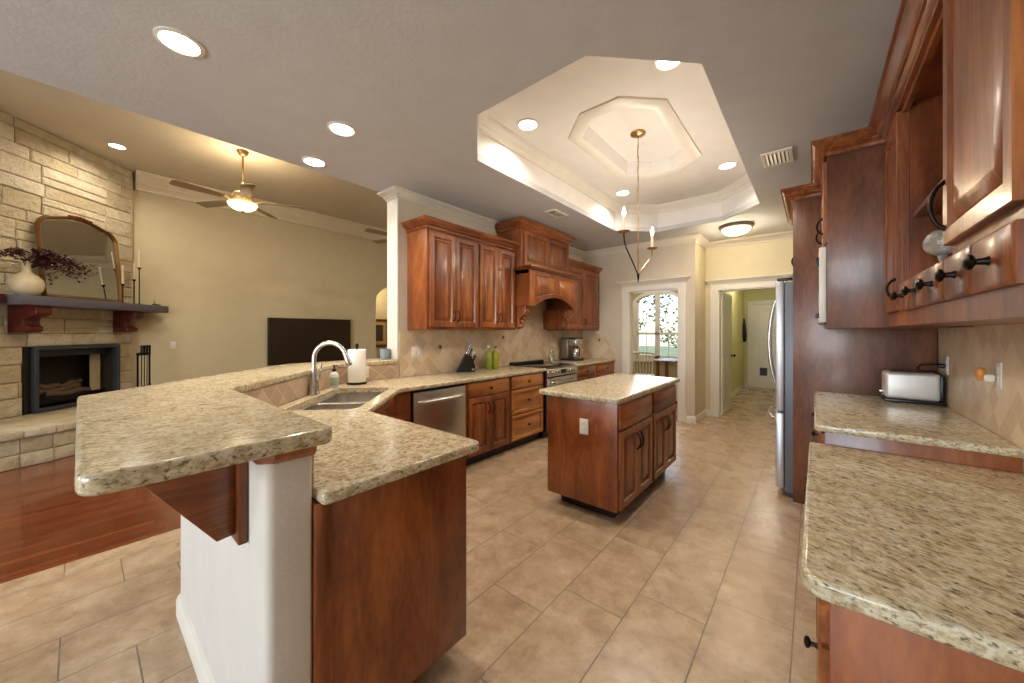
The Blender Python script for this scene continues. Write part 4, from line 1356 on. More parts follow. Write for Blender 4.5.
for y in (HY0 + 0.005, HY1 - 0.105):
    cb = MB().prism(cp, lambda c, z, y=y: (UX - 0.04 + c, y, z), lambda c, z, y=y: (UX - 0.04 + c, y + 0.10, z)).build('corbel', M_wood, hd, 0.006)
    mb = MB()
    for k in range(5):
        t = k / 4
        mb.lathe((UX - 0.04 + 0.09 + 0.10 * t, y + 0.05, 1.46 + 0.20 * t), [(0.003, -0.025), (0.026, -0.01), (0.03, 0.005), (0.003, 0.03)], 8, (1, 0, 0.6))
    mb.build('carving', M_wood, cb)
    MB().box(XW + 0.012, y, 1.42, UX - 0.04, y + 0.10, 1.712).build('corbel_block', M_panel, cb)

# ------------------------------------------------------------------ island
IX0, IX1, IY0, IY1 = -1.648, -1.058, 2.425, 3.80
isl = thing('kitchen_island', (-1.36, 3.1, 0), 'brown wood kitchen island cabinet with drawers over doors', 'island')
MB().box(IX0, IY0, 0.10, IX1, IY1, 0.875).build('carcass', M_panel, isl, 0.003)
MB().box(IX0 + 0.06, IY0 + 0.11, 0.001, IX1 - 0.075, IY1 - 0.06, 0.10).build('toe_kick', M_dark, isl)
fr = Fr((IX1, IY0, 0), (0, 1, 0), (1, 0, 0))
L = IY1 - IY0
for k in range(2):
    a0 = 0.025 + (L / 2) * k
    a1 = (L / 2) * (k + 1) - 0.02
    drawer(fr, isl, a0, 0.685, a1, 0.855, kn=False)
    md = (a0 + a1) / 2
    door(fr, isl, a0, 0.115, md - 0.003, 0.668, 1, 'high', hlen=0.13)
    door(fr, isl, md + 0.003, 0.115, a1, 0.668, -1, 'high', hlen=0.13)
it = fillet([(-1.72, 2.385), (-1.72, 3.90), (-1.03, 3.90), (-1.03, 2.385)], 0.03, 5)
tag(stone_slab(it, CT0, CT1).build('island_countertop', M_granite), 'beige granite slab on top of the kitchen island', 'countertop')

# ------------------------------------------------------------------ outlets and switches
def outlet(fr, label, name='wall_outlet', kind='outlet', gang=1):
    t = thing(name, tuple(fr.p(0, 0, 0)), label, 'outlet' if kind == 'outlet' else 'switch', 'white cover plates')
    hw = 0.036 * gang if gang == 1 else 0.070
    MB().rings(fr, -hw, -0.058, hw, 0.058, [(0, 0.0005), (0, 0.004), (0.003, 0.006)]).build('plate', M_whitep, t)
    for g in range(gang):
        x = (g - (gang - 1) / 2) * 0.056
        if kind == 'outlet':
            for zz in (-0.02, 0.02):
                s_ = MB().rings(fr, x - 0.017, zz - 0.014, x + 0.017, zz + 0.014, [(0, 0.0055), (0, 0.0075), (0.002, 0.008)]).build('socket', M_whitep, t)
                mb = MB()
                for q_ in (-0.006, 0.006):
                    mb.fbox(fr, x + q_ - 0.001, zz - 0.004, 0.0078, x + q_ + 0.001, zz + 0.006, 0.0084)
                mb.build('slot', M_black, s_)
        else:
            MB().rings(fr, x - 0.016, -0.033, x + 0.016, 0.033, [(0, 0.0055), (0, 0.008), (0.003, 0.010)]).build('rocker', M_whitep, t)
    return t
outlet(Fr((-1.318, IY0, 0.672), (1, 0, 0), (0, -1, 0)), 'white outlet plate on the brown end panel of the island')
outlet(Fr((XW + 0.010, 2.32, 1.165), (0, 1, 0), (1, 0, 0)), 'white double switch plate on the backsplash beside the bar end', 'wall_switch', 'switch', 2)
outlet(Fr((XW + 0.010, 1.735, 1.0), (0, 1, 0), (1, 0, 0)), 'white outlet plate low behind the paper towel roll')
outlet(Fr((XR - 0.010, 2.68, 1.185), (0, -1, 0), (-1, 0, 0)), 'white outlet plate on right backsplash with the amber freshener')
outlet(Fr((XR - 0.010, 3.51, 1.17), (0, -1, 0), (-1, 0, 0)), 'white outlet plate behind the toaster where its cord plugs in')
outlet(Fr((XC, 6.25, 1.20), (0, 1, 0), (1, 0, 0)), 'white switch plate on the narrow yellow wall between the doorways', 'wall_switch', 'switch')
outlet(Fr((XL, 1.02, 1.16), (0, 1, 0), (1, 0, 0)), 'small white switch plate on the khaki wall near the fire tools', 'wall_switch', 'switch')

# ------------------------------------------------------------------ sink, faucet and things on the counters
sn = thing('kitchen_sink', (SKC.x, SKC.y, 0.68), 'double bowl stainless steel sink set into the granite counter', 'sink')
def bowl(a0, a1):
    mb = MB()
    o_ = fillet([sk(a0, -0.215), sk(a1, -0.215), sk(a1, 0.215), sk(a0, 0.215)], 0.07, 5)
    levels = [(0, 0.874), (0.006, 0.868), (0.010, 0.74), (0.04, 0.70), (0.10, 0.692)]
    vs, fs = [], []
    n_ = len(o_)
    for d, z in levels:
        vs += [(p[0], p[1], z) for p in offset_in(o_, d)]
    for i in range(len(levels) - 1):
        for j in range(n_):
            fs.append((i * n_ + j, i * n_ + (j + 1) % n_, (i + 1) * n_ + (j + 1) % n_, (i + 1) * n_ + j))
    fs.append(tuple((len(levels) - 1) * n_ + j for j in range(n_)))
    mb.add(vs, fs)
    bo = mb.build('bowl', M_steel, sn)
    c = sk((a0 + a1) / 2, 0)
    MB().lathe((c[0], c[1], 0.6925), [(0.045, 0), (0.045, 0.004), (0.035, 0.002), (0.01, 0.002)], 16).build('drain', M_chrome, bo)
bowl(-0.44, -0.005)
bowl(0.005, 0.44)
mb = MB()
oo_ = fillet([sk(-0.46, -0.24), sk(0.46, -0.24), sk(0.46, 0.24), sk(-0.46, 0.24)], 0.08, 5)
h1 = fillet([sk(-0.438, -0.213), sk(-0.007, -0.213), sk(-0.007, 0.213), sk(-0.438, 0.213)], 0.07, 5)
h2 = fillet([sk(0.007, -0.213), sk(0.438, -0.213), sk(0.438, 0.213), sk(0.007, 0.213)], 0.07, 5)
mb.prismz(oo_, 0.8715, 0.8755, [h1, h2])
mb.build('rim', M_steel, sn)

fx, fy = sk(0.125, -0.272)
fa = thing('kitchen_faucet', (fx, fy, CT1), 'tall gooseneck brushed steel faucet behind the sink', 'faucet')
MB().lathe((fx, fy, CT1 + 0.0005), [(0.042, 0), (0.042, 0.008), (0.035, 0.018), (0.036, 0.05), (0.033, 0.10), (0.026, 0.145), (0.020, 0.18), (0.017, 0.22)], 18).build('body', M_steel, fa)
dirv = Vector((0.76, 0.65, 0)).normalized()
pts = [Vector((fx, fy, CT1 + 0.16)), Vector((fx, fy, CT1 + 0.27))]
for k in range(1, 13):
    a = PI - (PI * 0.92) * k / 12
    pts.append(Vector((fx, fy, CT1 + 0.27)) + dirv * (0.118 + 0.118 * math.cos(a)) + Vector((0, 0, 0.115 * math.sin(a))))
MB().tube(pts, 0.016, 12).build('neck', M_steel, fa)
e, e0 = pts[-1], pts[-2]
dd = (e - e0).normalized()
MB().tube([e - dd * 0.005, e + dd * 0.03, e + dd * 0.07, e + dd * 0.09], [0.0165, 0.019, 0.022, 0.018], 12).build('spray_head', M_steel, fa)
sd = Vector((0.86, 0.50, 0))
b0 = Vector((fx, fy, CT1 + 0.115))
MB().tube([b0, b0 + sd * 0.04, b0 + sd * 0.052], [0.016, 0.018, 0.012], 12).build('valve', M_steel, fa)
MB().tube([b0 + sd * 0.045, b0 + sd * 0.055 + Vector((0, 0, 0.05)), b0 + sd * 0.06 + Vector((0, 0, 0.12))], [0.008, 0.007, 0.009], 10).build('lever', M_steel, fa)

sx, sy = -3.06, 1.36
sb = thing('soap_bottle', (sx, sy, CT1), 'clear soap bottle with black pump behind the sink', 'bottle')
MB().lathe((sx, sy, CT1 + 0.001), [(0.03, 0), (0.033, 0.004), (0.033, 0.105), (0.028, 0.122), (0.014, 0.13), (0.014, 0.14)], 20).build('bottle', plain('soap_white', srgb(216, 214, 206), 0.25), sb)
MB().lathe((sx, sy, CT1 + 0.02), [(0.0335, 0), (0.0338, 0.001), (0.0338, 0.07), (0.0335, 0.071)], 20, caps=False).build('wrap_label', plain('sage_label', srgb(150, 166, 148), 0.5), sb)
mb = MB()
mb.lathe((sx, sy, CT1 + 0.14), [(0.016, 0), (0.016, 0.016), (0.006, 0.018), (0.006, 0.04), (0.012, 0.042), (0.012, 0.05), (0.004, 0.051)], 14)
mb.tube([(sx, sy, CT1 + 0.186), (sx + 0.03, sy + 0.015, CT1 + 0.184), (sx + 0.035, sy + 0.017, CT1 + 0.178)], 0.004, 8)
mb.build('pump', M_black, sb)

tx, ty = -3.15, 1.60
tw = thing('paper_towel_holder', (tx, ty, CT1), 'upright bronze paper towel holder standing near the switch plate', 'holder')
mb = MB()
mb.lathe((tx, ty, CT1 + 0.001), [(0.085, 0), (0.085, 0.010), (0.07, 0.016), (0.012, 0.017)], 28)
mb.build('base', M_bronze, tw)
MB().lathe((tx, ty, CT1 + 0.018), [(0.008, 0), (0.008, 0.305), (0.016, 0.31), (0.014, 0.34), (0.006, 0.345)], 14).build('post', M_bronze, tw)
mb = MB()
mb.lathe((tx, ty, CT1 + 0.0195), [(0.02, 0), (0.074, 0), (0.076, 0.004), (0.076, 0.286), (0.074, 0.29), (0.02, 0.29), (0.02, 0)], 36, caps=False)
tag(mb.build('paper_towel_roll', M_paper), 'white paper towel roll on the upright holder by the sink', 'paper towel')

mgx, mgy = -3.405, 2.03
mg = thing('mug', (mgx, mgy, 1.10), 'blue grey mug on the bar end against the white column', 'mug')
MB().lathe((mgx, mgy, 1.1005), [(0.038, 0), (0.046, 0.004), (0.050, 0.05), (0.050, 0.105), (0.046, 0.105), (0.046, 0.05), (0.04, 0.008), (0.005, 0.008)], 24).build('cup', M_mug, mg)
MB().tube([(mgx + 0.047, mgy - 0.01, 1.185), (mgx + 0.075, mgy - 0.02, 1.18), (mgx + 0.082, mgy - 0.02, 1.15), (mgx + 0.07, mgy - 0.018, 1.125), (mgx + 0.047, mgy - 0.01, 1.12)], 0.006, 8).build('handle', M_mug, mg)

kx, ky = -3.12, 2.92
kb = thing('knife_block', (kx, ky, CT1), 'slanted black knife block on the counter by the backsplash', 'knife block')
dk = Vector((0.80, -0.60, 0)).normalized()
def kp(a, c, z):
    sd_ = Vector((-dk.y, dk.x, 0))
    q_ = Vector((kx, ky, CT1 + 0.001)) + sd_ * a + dk * c
    return (q_.x, q_.y, q_.z + z)
mb = MB()
mb.prism([(-0.13, 0), (0.09, 0), (0.09, 0.07), (0.045, 0.185), (-0.02, 0.215)], lambda a, z: kp(a, -0.05, z), lambda a, z: kp(a, 0.05, z))
mb.build('block', M_black, kb, 0.006)
MB().prism([(0.05, 0.018), (0.078, 0.018), (0.078, 0.04), (0.05, 0.04)], lambda a, z: kp(a, 0.0505, z), lambda a, z: kp(a, 0.052, z)).build('badge', M_steel, kb)
lean = Vector(kp(0.045, 0, 0.11)) - Vector(kp(0, 0, 0))
for k in range(8):
    col, rw = k % 4, k // 4
    t = 0.12 + 0.25 * col
    base = Vector(kp(-0.02 + 0.10 * t, -0.024 + 0.048 * rw, 0.215 - 0.125 * t + 0.012))
    tip = base + lean * (0.95 - 0.1 * col)
    which = ('rear row, first from the left', 'rear row, second from the left', 'rear row, third from the left', 'rear row, rightmost')[col] if rw == 0 else ('front row, first from the left', 'front row, second from the left', 'front row, third from the left', 'front row, rightmost')[col]
    kn_ = thing('kitchen_knife', tuple(base), 'steel handled knife in the black knife block, ' + which, 'knife', 'knives in the block')
    MB().tube([base, base + (tip - base) * 0.15, base + (tip - base) * 0.6, tip], [0.008, 0.010, 0.009, 0.011], 8).build('handle', M_steel if (k + rw) % 2 else M_iron, kn_)
    MB().tube([base - (tip - base) * 0.12, base], [0.004, 0.005], 6).build('blade', M_steel, kn_)

def bottle(x, y, hgt, r, mat, label, capm):
    t = thing('oil_bottle', (x, y, CT1), label, 'bottle', 'oil bottles by the knife block')
    MB().lathe((x, y, CT1 + 0.001), [(r * 0.9, 0), (r, 0.006), (r, hgt * 0.66), (r * 0.85, hgt * 0.73), (r * 0.36, hgt * 0.79), (r * 0.34, hgt * 0.92)], 20).build('bottle', mat, t)
    MB().lathe((x, y, CT1 + hgt * 0.9), [(r * 0.42, 0), (r * 0.42, hgt * 0.09), (r * 0.2, hgt * 0.1)], 14).build('stopper', capm, t)
M_oil2 = plain('olive_oil_bottle', srgb(150, 148, 40), 0.12)
M_oil3 = plain('green_oil_bottle', srgb(140, 152, 62), 0.12)
bottle(-3.12, 3.285, 0.30, 0.045, M_oil3, 'left green oil bottle with pale stopper beside the knife block', M_label)
bottle(-3.10, 3.385, 0.29, 0.046, M_oil2, 'right yellow green oil bottle with dark stopper left of the stove', M_green)

jx, jy = -3.12, 4.70
j = thing('glass_jar', (jx, jy, CT1), 'clear glass jar with metal lid behind the stove', 'jar')
MB().lathe((jx, jy, CT1 + 0.001), [(0.04, 0), (0.046, 0.006), (0.046, 0.12), (0.036, 0.14), (0.036, 0.15), (0.033, 0.15), (0.042, 0.12), (0.042, 0.01), (0.003, 0.008)], 20, caps=False).build('jar', M_glass, j)
MB().lathe((jx, jy, CT1 + 0.008), [(0.04, 0), (0.04, 0.06), (0.004, 0.066)], 18).build('contents', M_label, j)
MB().lathe((jx, jy, CT1 + 0.151), [(0.038, 0), (0.038, 0.02), (0.012, 0.024), (0.012, 0.034)], 18).build('lid', M_steel, j)

# coffee maker
qx, qy = -3.05, 5.20
cm = thing('coffee_maker', (qx, qy, CT1), 'steel and black coffee maker in the corner right of the stove', 'coffee maker')
Z0 = CT1 + 0.001
MB().box(qx - 0.15, qy - 0.10, Z0, qx + 0.15, qy + 0.14, Z0 + 0.03).build('base', M_black, cm, 0.008)
MB().box(qx - 0.15, qy - 0.10, Z0 + 0.03, qx - 0.02, qy + 0.14, Z0 + 0.36).build('tank', plain('brown_steel_tank', srgb(140, 124, 110), 0.3, 0.7), cm, 0.010)
MB().box(qx - 0.02, qy - 0.09, Z0 + 0.245, qx + 0.13, qy + 0.13, Z0 + 0.36).build('brew_head', M_steel, cm, 0.015)
MB().box(qx - 0.155, qy - 0.105, Z0 + 0.36, qx + 0.135, qy + 0.145, Z0 + 0.372).build('lid', M_black, cm, 0.005)
ca = MB().lathe((qx + 0.06, qy + 0.02, Z0 + 0.031), [(0.05, 0), (0.062, 0.02), (0.066, 0.08), (0.055, 0.14), (0.04, 0.165), (0.042, 0.18)], 20).build('carafe', M_steel, cm)
MB().lathe((qx + 0.06, qy + 0.02, Z0 + 0.2115), [(0.046, 0), (0.046, 0.018), (0.02, 0.026)], 18).build('carafe_lid', M_black, ca)
MB().tube([(qx + 0.115, qy - 0.015, Z0 + 0.205), (qx + 0.155, qy - 0.03, Z0 + 0.20), (qx + 0.165, qy - 0.035, Z0 + 0.15), (qx + 0.15, qy - 0.03, Z0 + 0.09), (qx + 0.12, qy - 0.015, Z0 + 0.08)], 0.010, 8).build('carafe_handle', M_black, ca)

# ------------------------------------------------------------------ right side: fridge surround, microwave cabinet, hutch
PY = 3.72
MX = 0.067
fs_ = thing('fridge_surround', (0.25, 4.2, 0), 'tall brown wood panel cabinet enclosing the refrigerator', 'cabinet')
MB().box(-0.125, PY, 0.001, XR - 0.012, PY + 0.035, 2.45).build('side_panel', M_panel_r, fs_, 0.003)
MB().box(-0.125, 4.72, 0.001, XR - 0.012, 4.755, 2.45).build('far_panel', M_panel, fs_, 0.003)
MB().box(-0.100, PY + 0.036, 1.90, XR - 0.012, 4.719, 2.45).build('carcass', M_panel, fs_)
fr = Fr((-0.100, 4.719, 0), (0, -1, 0), (-1, 0, 0))
door(fr, fs_, 0.02, 1.92, 0.475, 2.43, 1, 'low')
door(fr, fs_, 0.485, 1.92, 0.945, 2.43, -1, 'low')
MB().sweep([(-0.125, 4.755), (-0.125, PY), (MX - 0.004, PY)], CABCROWN, 2.45, -1).build('crown', M_glaze, fs_)
MB().box(0.60, PY + 0.04, 0.0, XR - 0.012, 4.71, 1.9).build('back_panel', M_panel, fs_)

fg = thing('refrigerator', (0.2, 4.25, 0), 'stainless French door refrigerator beside the tall brown panel', 'refrigerator')
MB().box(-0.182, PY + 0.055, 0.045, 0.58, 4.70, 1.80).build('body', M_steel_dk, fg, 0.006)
MB().box(-0.16, PY + 0.08, 0.001, 0.56, 4.68, 0.045).build('base_grille', M_black, fg)
fz = MB().box(-0.245, PY + 0.055, 0.07, -0.186, 4.70, 0.70).build('freezer_drawer', M_steel_lt, fg, 0.012)
d1 = MB().box(-0.245, PY + 0.055, 0.715, -0.186, 4.212, 1.81).build('door', M_steel_lt, fg, 0.012)
d2_ = MB().box(-0.245, 4.218, 0.715, -0.186, 4.70, 1.81).build('door', M_steel_lt, fg, 0.012)
def bow(p0, p1, out, r, parent):
    p0, p1, out = Vector(p0), Vector(p1), Vector(out)
    pts = [p0 + (p1 - p0) * (i / 14) + out * (math.sin(PI * i / 14) ** 0.6) for i in range(15)]
    MB().tube(pts, r, 10).build('handle', M_steel, parent)
bow((-0.243, 4.16, 0.86), (-0.243, 4.16, 1.72), (-0.075, 0, 0), 0.013, d1)
bow((-0.243, 4.27, 0.86), (-0.243, 4.27, 1.72), (-0.075, 0, 0), 0.013, d2_)
bow((-0.243, 3.86, 0.63), (-0.243, 4.60, 0.63), (-0.075, 0, 0), 0.013, fz)
MB().box(-0.235, PY + 0.06, 1.8105, -0.13, 3.83, 1.832).build('hinge_cap', M_black, fg, 0.004)

# microwave cabinet
HXF = 0.335
MX, MY0, MY1 = 0.067, 3.00, PY - 0.004
MZ0, MZ1 = 1.405, 2.48
mc = thing('microwave_cabinet', (0.36, 3.36, 1.41), 'deep brown upper cabinet holding the built-in microwave', 'cabinet')
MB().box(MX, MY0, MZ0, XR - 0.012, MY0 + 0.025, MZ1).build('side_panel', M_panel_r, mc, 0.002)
MB().box(MX + 0.001, MY0 + 0.026, MZ0, XR - 0.012, MY1, MZ0 + 0.03).build('bottom_shelf', M_panel, mc)
MB().box(MX + 0.001, MY0 + 0.026, 1.93, XR - 0.012, MY1, MZ1).build('carcass', M_panel, mc)
MB().box(0.60, MY0 + 0.026, MZ0 + 0.031, XR - 0.012, MY1, 1.929).build('back_panel', M_panel, mc)
fr = Fr((MX + 0.001, MY1, 0), (0, -1, 0), (-1, 0, 0))
wM = MY1 - MY0
door(fr, mc, 0.015, 1.945, wM / 2 - 0.003, MZ1 - 0.03, 1, 'low')
door(fr, mc, wM / 2 + 0.003, 1.945, wM - 0.015, MZ1 - 0.03, 1, 'low')
MB().sweep([(MX, MY1), (MX, MY0), (HXF - 0.015, MY0)], CABCROWN, MZ1, -1).build('crown', M_glaze, mc)
mw = thing('microwave', (0.30, 3.36, 1.44), 'white edged built-in microwave in the deep upper cabinet', 'microwave')
MB().box(0.075, MY0 + 0.04, MZ0 + 0.0305, 0.55, MY1 - 0.01, 1.925).build('case', M_whitep, mw)
mdoor = MB().box(0.030, MY0 + 0.03, MZ0 + 0.035, 0.066, MY1 - 0.005, 1.92).build('door_panel', M_whitep, mw, 0.006)
MB().box(0.026, MY0 + 0.20, MZ0 + 0.10, 0.0295, MY1 - 0.06, 1.86).build('window', M_blackglass, mdoor)
MB().box(0.012, MY0 + 0.045, 1.80, 0.030, MY0 + 0.075, 1.86).build('latch', M_black, mdoor, 0.003)
MB().box(0.012, MY0 + 0.045, 1.47, 0.030, MY0 + 0.075, 1.50).build('button', M_black, mdoor, 0.003)

# hutch over the low counter
HXF = 0.335
hu = thing('hutch_cabinet', (0.5, 2.1, 1.41), 'brown wood hutch with five small drawers and an open cubby on the right wall', 'cabinet')
fr = Fr((HXF, MY0 - 0.002, 0), (0, -1, 0), (-1, 0, 0))      # a runs from the far end towards the camera
HW = MY0 - 0.002 - 1.195
HZ0, HZ1 = 1.412, 2.49
dpt = XR - 0.012 - HXF
def ya(y):
    return MY0 - 0.002 - y
mb = MB()
mb.fbox(fr, 0, HZ0, -0.02, HW, 1.472, 0)
mb.fbox(fr, 0, 1.472, -0.02, ya(2.555), HZ1, 0)
mb.fbox(fr, ya(1.75), 1.62, -0.02, HW, HZ1, 0)
mb.fbox(fr, ya(2.555), 2.44, -0.02, ya(1.75), HZ1, 0)
mb.fbox(fr, ya(2.555), 1.472, -0.02, HW, 1.62, 0)
mb.build('face_frame', M_wood, hu)
mb = MB()
mb.fbox(fr, 0, HZ0 + 0.02, -dpt, HW, 1.60, -0.021)
mb.build('drawer_case', M_panel, hu)
MB().fbox(fr, 0, 1.60, -dpt, HW, HZ1, -dpt + 0.012).build('back_panel', M_panel, hu)
for nm, a in (('partition', ya(2.535) - 0.02), ('partition', ya(1.75)), ('side_panel', HW - 0.02), ('side_panel', 0.0)):
    MB().fbox(fr, a, 1.60, -dpt + 0.0125, a + 0.02, HZ1, -0.021).build(nm, M_panel, hu)
MB().fbox(fr, 0, HZ1 - 0.02, -dpt, HW, HZ1, -0.021).build('top_panel', M_panel, hu)
MB().fbox(fr, 0, HZ0, -dpt, HW - 0.15, HZ0 + 0.019, -0.021).build('bottom_panel', M_panel, hu)
MB().fbox(fr, ya(2.533), 1.922, -dpt + 0.013, ya(1.753), 1.945, -0.03).build('shelf', M_woodY, hu, 0.003)
door(fr, hu, 0.02, 1.485, ya(2.575), 2.46, 1, 'low')
nd = MB().rings(fr, ya(1.75), 1.65, ya(1.23), 2.46, DOOR).build('door', M_wood, hu)
pull(fr, ya(1.75) + 0.022, 1.70, 1.85, 0.020, nd)
for k in range(5):
    y1 = 2.53 - 0.26 * k
    drawer(fr, hu, ya(y1) + 0.006, 1.480, ya(y1 - 0.26) - 0.006, 1.612, SLAB, mat=M_wood, ks=1.25)
mb = MB()
mb.sweep([(HXF, MY0 - 0.002), (HXF, 1.195), (XR - 0.012, 1.195)], [(a * 1.15, c * 1.25) for a, c in CABCROWN], HZ1 - 0.02, -1)
mb.build('crown', M_glaze, hu)

gx, gy = 0.425, 2.36
gb = thing('glass_globe', (gx, gy, 1.60), 'cut glass globe standing in the open cubby of the hutch', 'ornament')
prof = [(0.04, 0.0), (0.04, 0.006), (0.012, 0.02), (0.010, 0.06), (0.016, 0.085)]
for k in range(2, 10):
    a = -PI / 2 + PI * k / 10
    prof.append((0.058 * math.cos(a), 0.142 + 0.058 * math.sin(a)))
MB().lathe((gx, gy, 1.621), prof, 14).build('globe', M_crystal, gb, smooth=False)
tag(MB().lathe((0.375, 2.0, 1.946), [(0.012, 0), (0.014, 0.01), (0.008, 0.02), (0.012, 0.03), (0.004, 0.04)], 12).build('white_figurine', M_whitep), 'tiny white ornament on the shelf inside the hutch cubby', 'ornament')

# right counters and their cabinets
FCY0 = 2.40
tag(stone_slab(fillet([(0.005, FCY0), (XR - 0.012, FCY0), (XR - 0.012, PY - 0.003), (0.005, PY - 0.003)], [0.02, 0, 0, 0], 4), CT0, CT1).build('toaster_countertop', M_granite_r), 'higher beige granite countertop under the steel toaster', 'countertop')
LZ = 0.815
tag(stone_slab(fillet([(-0.025, 1.075), (XR - 0.002, 1.075), (XR - 0.012, FCY0 + 0.022), (-0.015, FCY0 + 0.022)], [0.05, 0, 0, 0], 6), LZ - 0.045, LZ).build('desk_countertop', M_granite_r), 'lower beige granite desk countertop nearest the camera on the right', 'countertop')
rc = thing('base_cabinet', (0.35, 3.0, 0), 'brown base cabinet under the toaster countertop', 'cabinet', 'base cabinets on the right wall')
fr = Fr((0.045, PY - 0.004, 0), (0, -1, 0), (-1, 0, 0))
wR = PY - 0.004 - FCY0 - 0.03
carcass(fr, rc, wR, TOE, 0.875, XR - 0.012 - 0.045)
for k in range(2):
    a0, a1 = 0.02 + wR / 2 * k, wR / 2 * (k + 1) - 0.012
    drawer(fr, rc, a0, 0.715, a1, 0.858)
    door(fr, rc, a0, TOE + 0.02, a1, 0.70, 1 if k == 0 else -1, 'high')
rd = thing('desk_cabinet', (0.35, 1.75, 0), 'brown base cabinet under the lower desk countertop', 'cabinet', 'base cabinets on the right wall')
fr = Fr((0.030, FCY0 + 0.02, 0), (0, -1, 0), (-1, 0, 0))
wD = FCY0 + 0.02 - 1.125
carcass(fr, rd, wD, TOE, LZ - 0.046, XR - 0.012 - 0.030)
nb = 0.33
aw = (wD - nb) / 2
for k in range(2):
    a0, a1 = 0.02 + aw * k, aw * (k + 1) - 0.012
    drawer(fr, rd, a0, 0.635, a1, 0.755, ks=1.2)
    door(fr, rd, a0, TOE + 0.02, a1, 0.62, 1 if k == 0 else -1, 'high')
for z0, z1 in ((0.635, 0.755), (0.42, 0.62), (TOE + 0.02, 0.405)):
    drawer(fr, rd, wD - nb + 0.01, z0, wD - 0.02, z1, ks=0.95, kn=(z0 != 0.635))

# toaster
tx0, tx1, ty0, ty1 = 0.372, 0.636, 3.47, 3.645
to = thing('toaster', ((tx0 + tx1) / 2, 3.58, CT1), 'brushed steel toaster with black top on the right countertop', 'toaster')
MB().box(tx0 - 0.005, ty0 - 0.002, CT1 + 0.001, tx1 + 0.005, ty1 + 0.002, CT1 + 0.022).build('base', M_black, to, 0.006)
MB().box(tx0, ty0, CT1 + 0.022, tx1 - 0.014, ty1, CT1 + 0.200).build('shell', plain('satin_toaster', srgb(222, 219, 214), 0.42, 0.5), to, 0.022, 4)
MB().box(tx1 - 0.020, ty0 + 0.003, CT1 + 0.023, tx1, ty1 - 0.003, CT1 + 0.187).build('end_cap', M_black, to, 0.008)
mb = MB()
for yy in (ty0 + 0.04, ty0 + 0.095):
    mb.box(tx0 + 0.035, yy, CT1 + 0.198, tx1 - 0.05, yy + 0.024, CT1 + 0.203)
mb.build('slots', M_black, to)
MB().box(tx0 - 0.022, ty0 + 0.06, CT1 + 0.05, tx0 + 0.002, ty0 + 0.10, CT1 + 0.072).build('lever', M_chrome, to, 0.006)
MB().lathe((tx0 - 0.001, ty0 + 0.045, CT1 + 0.045), [(0.014, 0), (0.014, 0.010), (0.010, 0.014)], 14, (-1, 0, 0)).build('dial', M_chrome, to)
mb = MB()
mb.tube([(0.645, 3.51, 1.165), (0.60, 3.51, 1.172), (0.54, 3.53, 1.165), (0.53, 3.55, 1.14), (0.55, 3.56, 1.124), (0.60, 3.57, 1.124), (0.640, 3.58, 1.10), (0.643, 3.575, 1.0), (0.641, 3.57, 0.95)], 0.0055, 8)
mb.lathe((0.648, 3.51, 1.165), [(0.014, 0), (0.014, 0.028), (0.007, 0.04)], 10, (-1, 0, 0))
mb.build('cord', M_black, to)

af = thing('air_freshener', (0.62, 2.70, 1.18), 'amber plug-in air freshener in the right backsplash outlet', 'air freshener')
MB().box(0.605, 2.675, 1.150, 0.641, 2.715, 1.185).build('plug_body', M_whitep, af, 0.008)
MB().lathe((0.60, 2.692, 1.17), [(0.008, -0.016), (0.016, 0.0), (0.018, 0.02), (0.013, 0.04), (0.004, 0.044)], 14).build('amber_shade', M_amber, af)

# ------------------------------------------------------------------ ceiling lights
def can(x, y, z, label, power, grp, color=WARM, spread=150):
    t = thing('recessed_light', (x, y, z), label, 'ceiling light', grp)
    MB().lathe((x, y, z), [(0.097, -0.0005), (0.097, -0.006), (0.080, -0.010), (0.076, -0.004), (0.076, -0.0005)], 32, caps=False).build('trim_ring', M_white, t)
    MB().lathe((x, y, z), [(0.076, -0.001), (0.075, -0.007), (0.03, -0.009), (0.002, -0.009)], 32).build('lens', E_can, t)
    lamp((x, y, z - 0.02), power, color, spread=spread)
    return t
can(-2.45, 0.325, HC, 'largest recessed ceiling light at top left above the bar', P_CAN * 0.4, 'kitchen recessed lights')
can(-2.60, 1.21, HC, 'recessed ceiling light above the sink, second from the left', P_CAN, 'kitchen recessed lights')
can(-3.28, 1.29, HC, 'small recessed ceiling light nearest the living room edge above the bar', P_CAN, 'kitchen recessed lights')
can(-1.92, 2.52, HT, 'recessed light at the left near corner of the tray ceiling', P_TRAY, 'tray recessed lights', spread=142)
can(-0.74, 2.53, HT, 'recessed light half hidden by the near edge of the tray ceiling', P_TRAY, 'tray recessed lights', spread=142)
can(-0.72, 4.53, HT, 'recessed light at the right far corner of the tray ceiling', P_TRAY, 'tray recessed lights', spread=142)
can(-1.91, 4.55, HT, 'recessed light at the far left of the tray ceiling by the chandelier', P_TRAY, 'tray recessed lights', spread=142)
can(-7.24, 0.33, HL, 'recessed light glowing on the living room ceiling before the stone wall', P_LIV, 'living room recessed lights', (1.0, 0.88, 0.70))

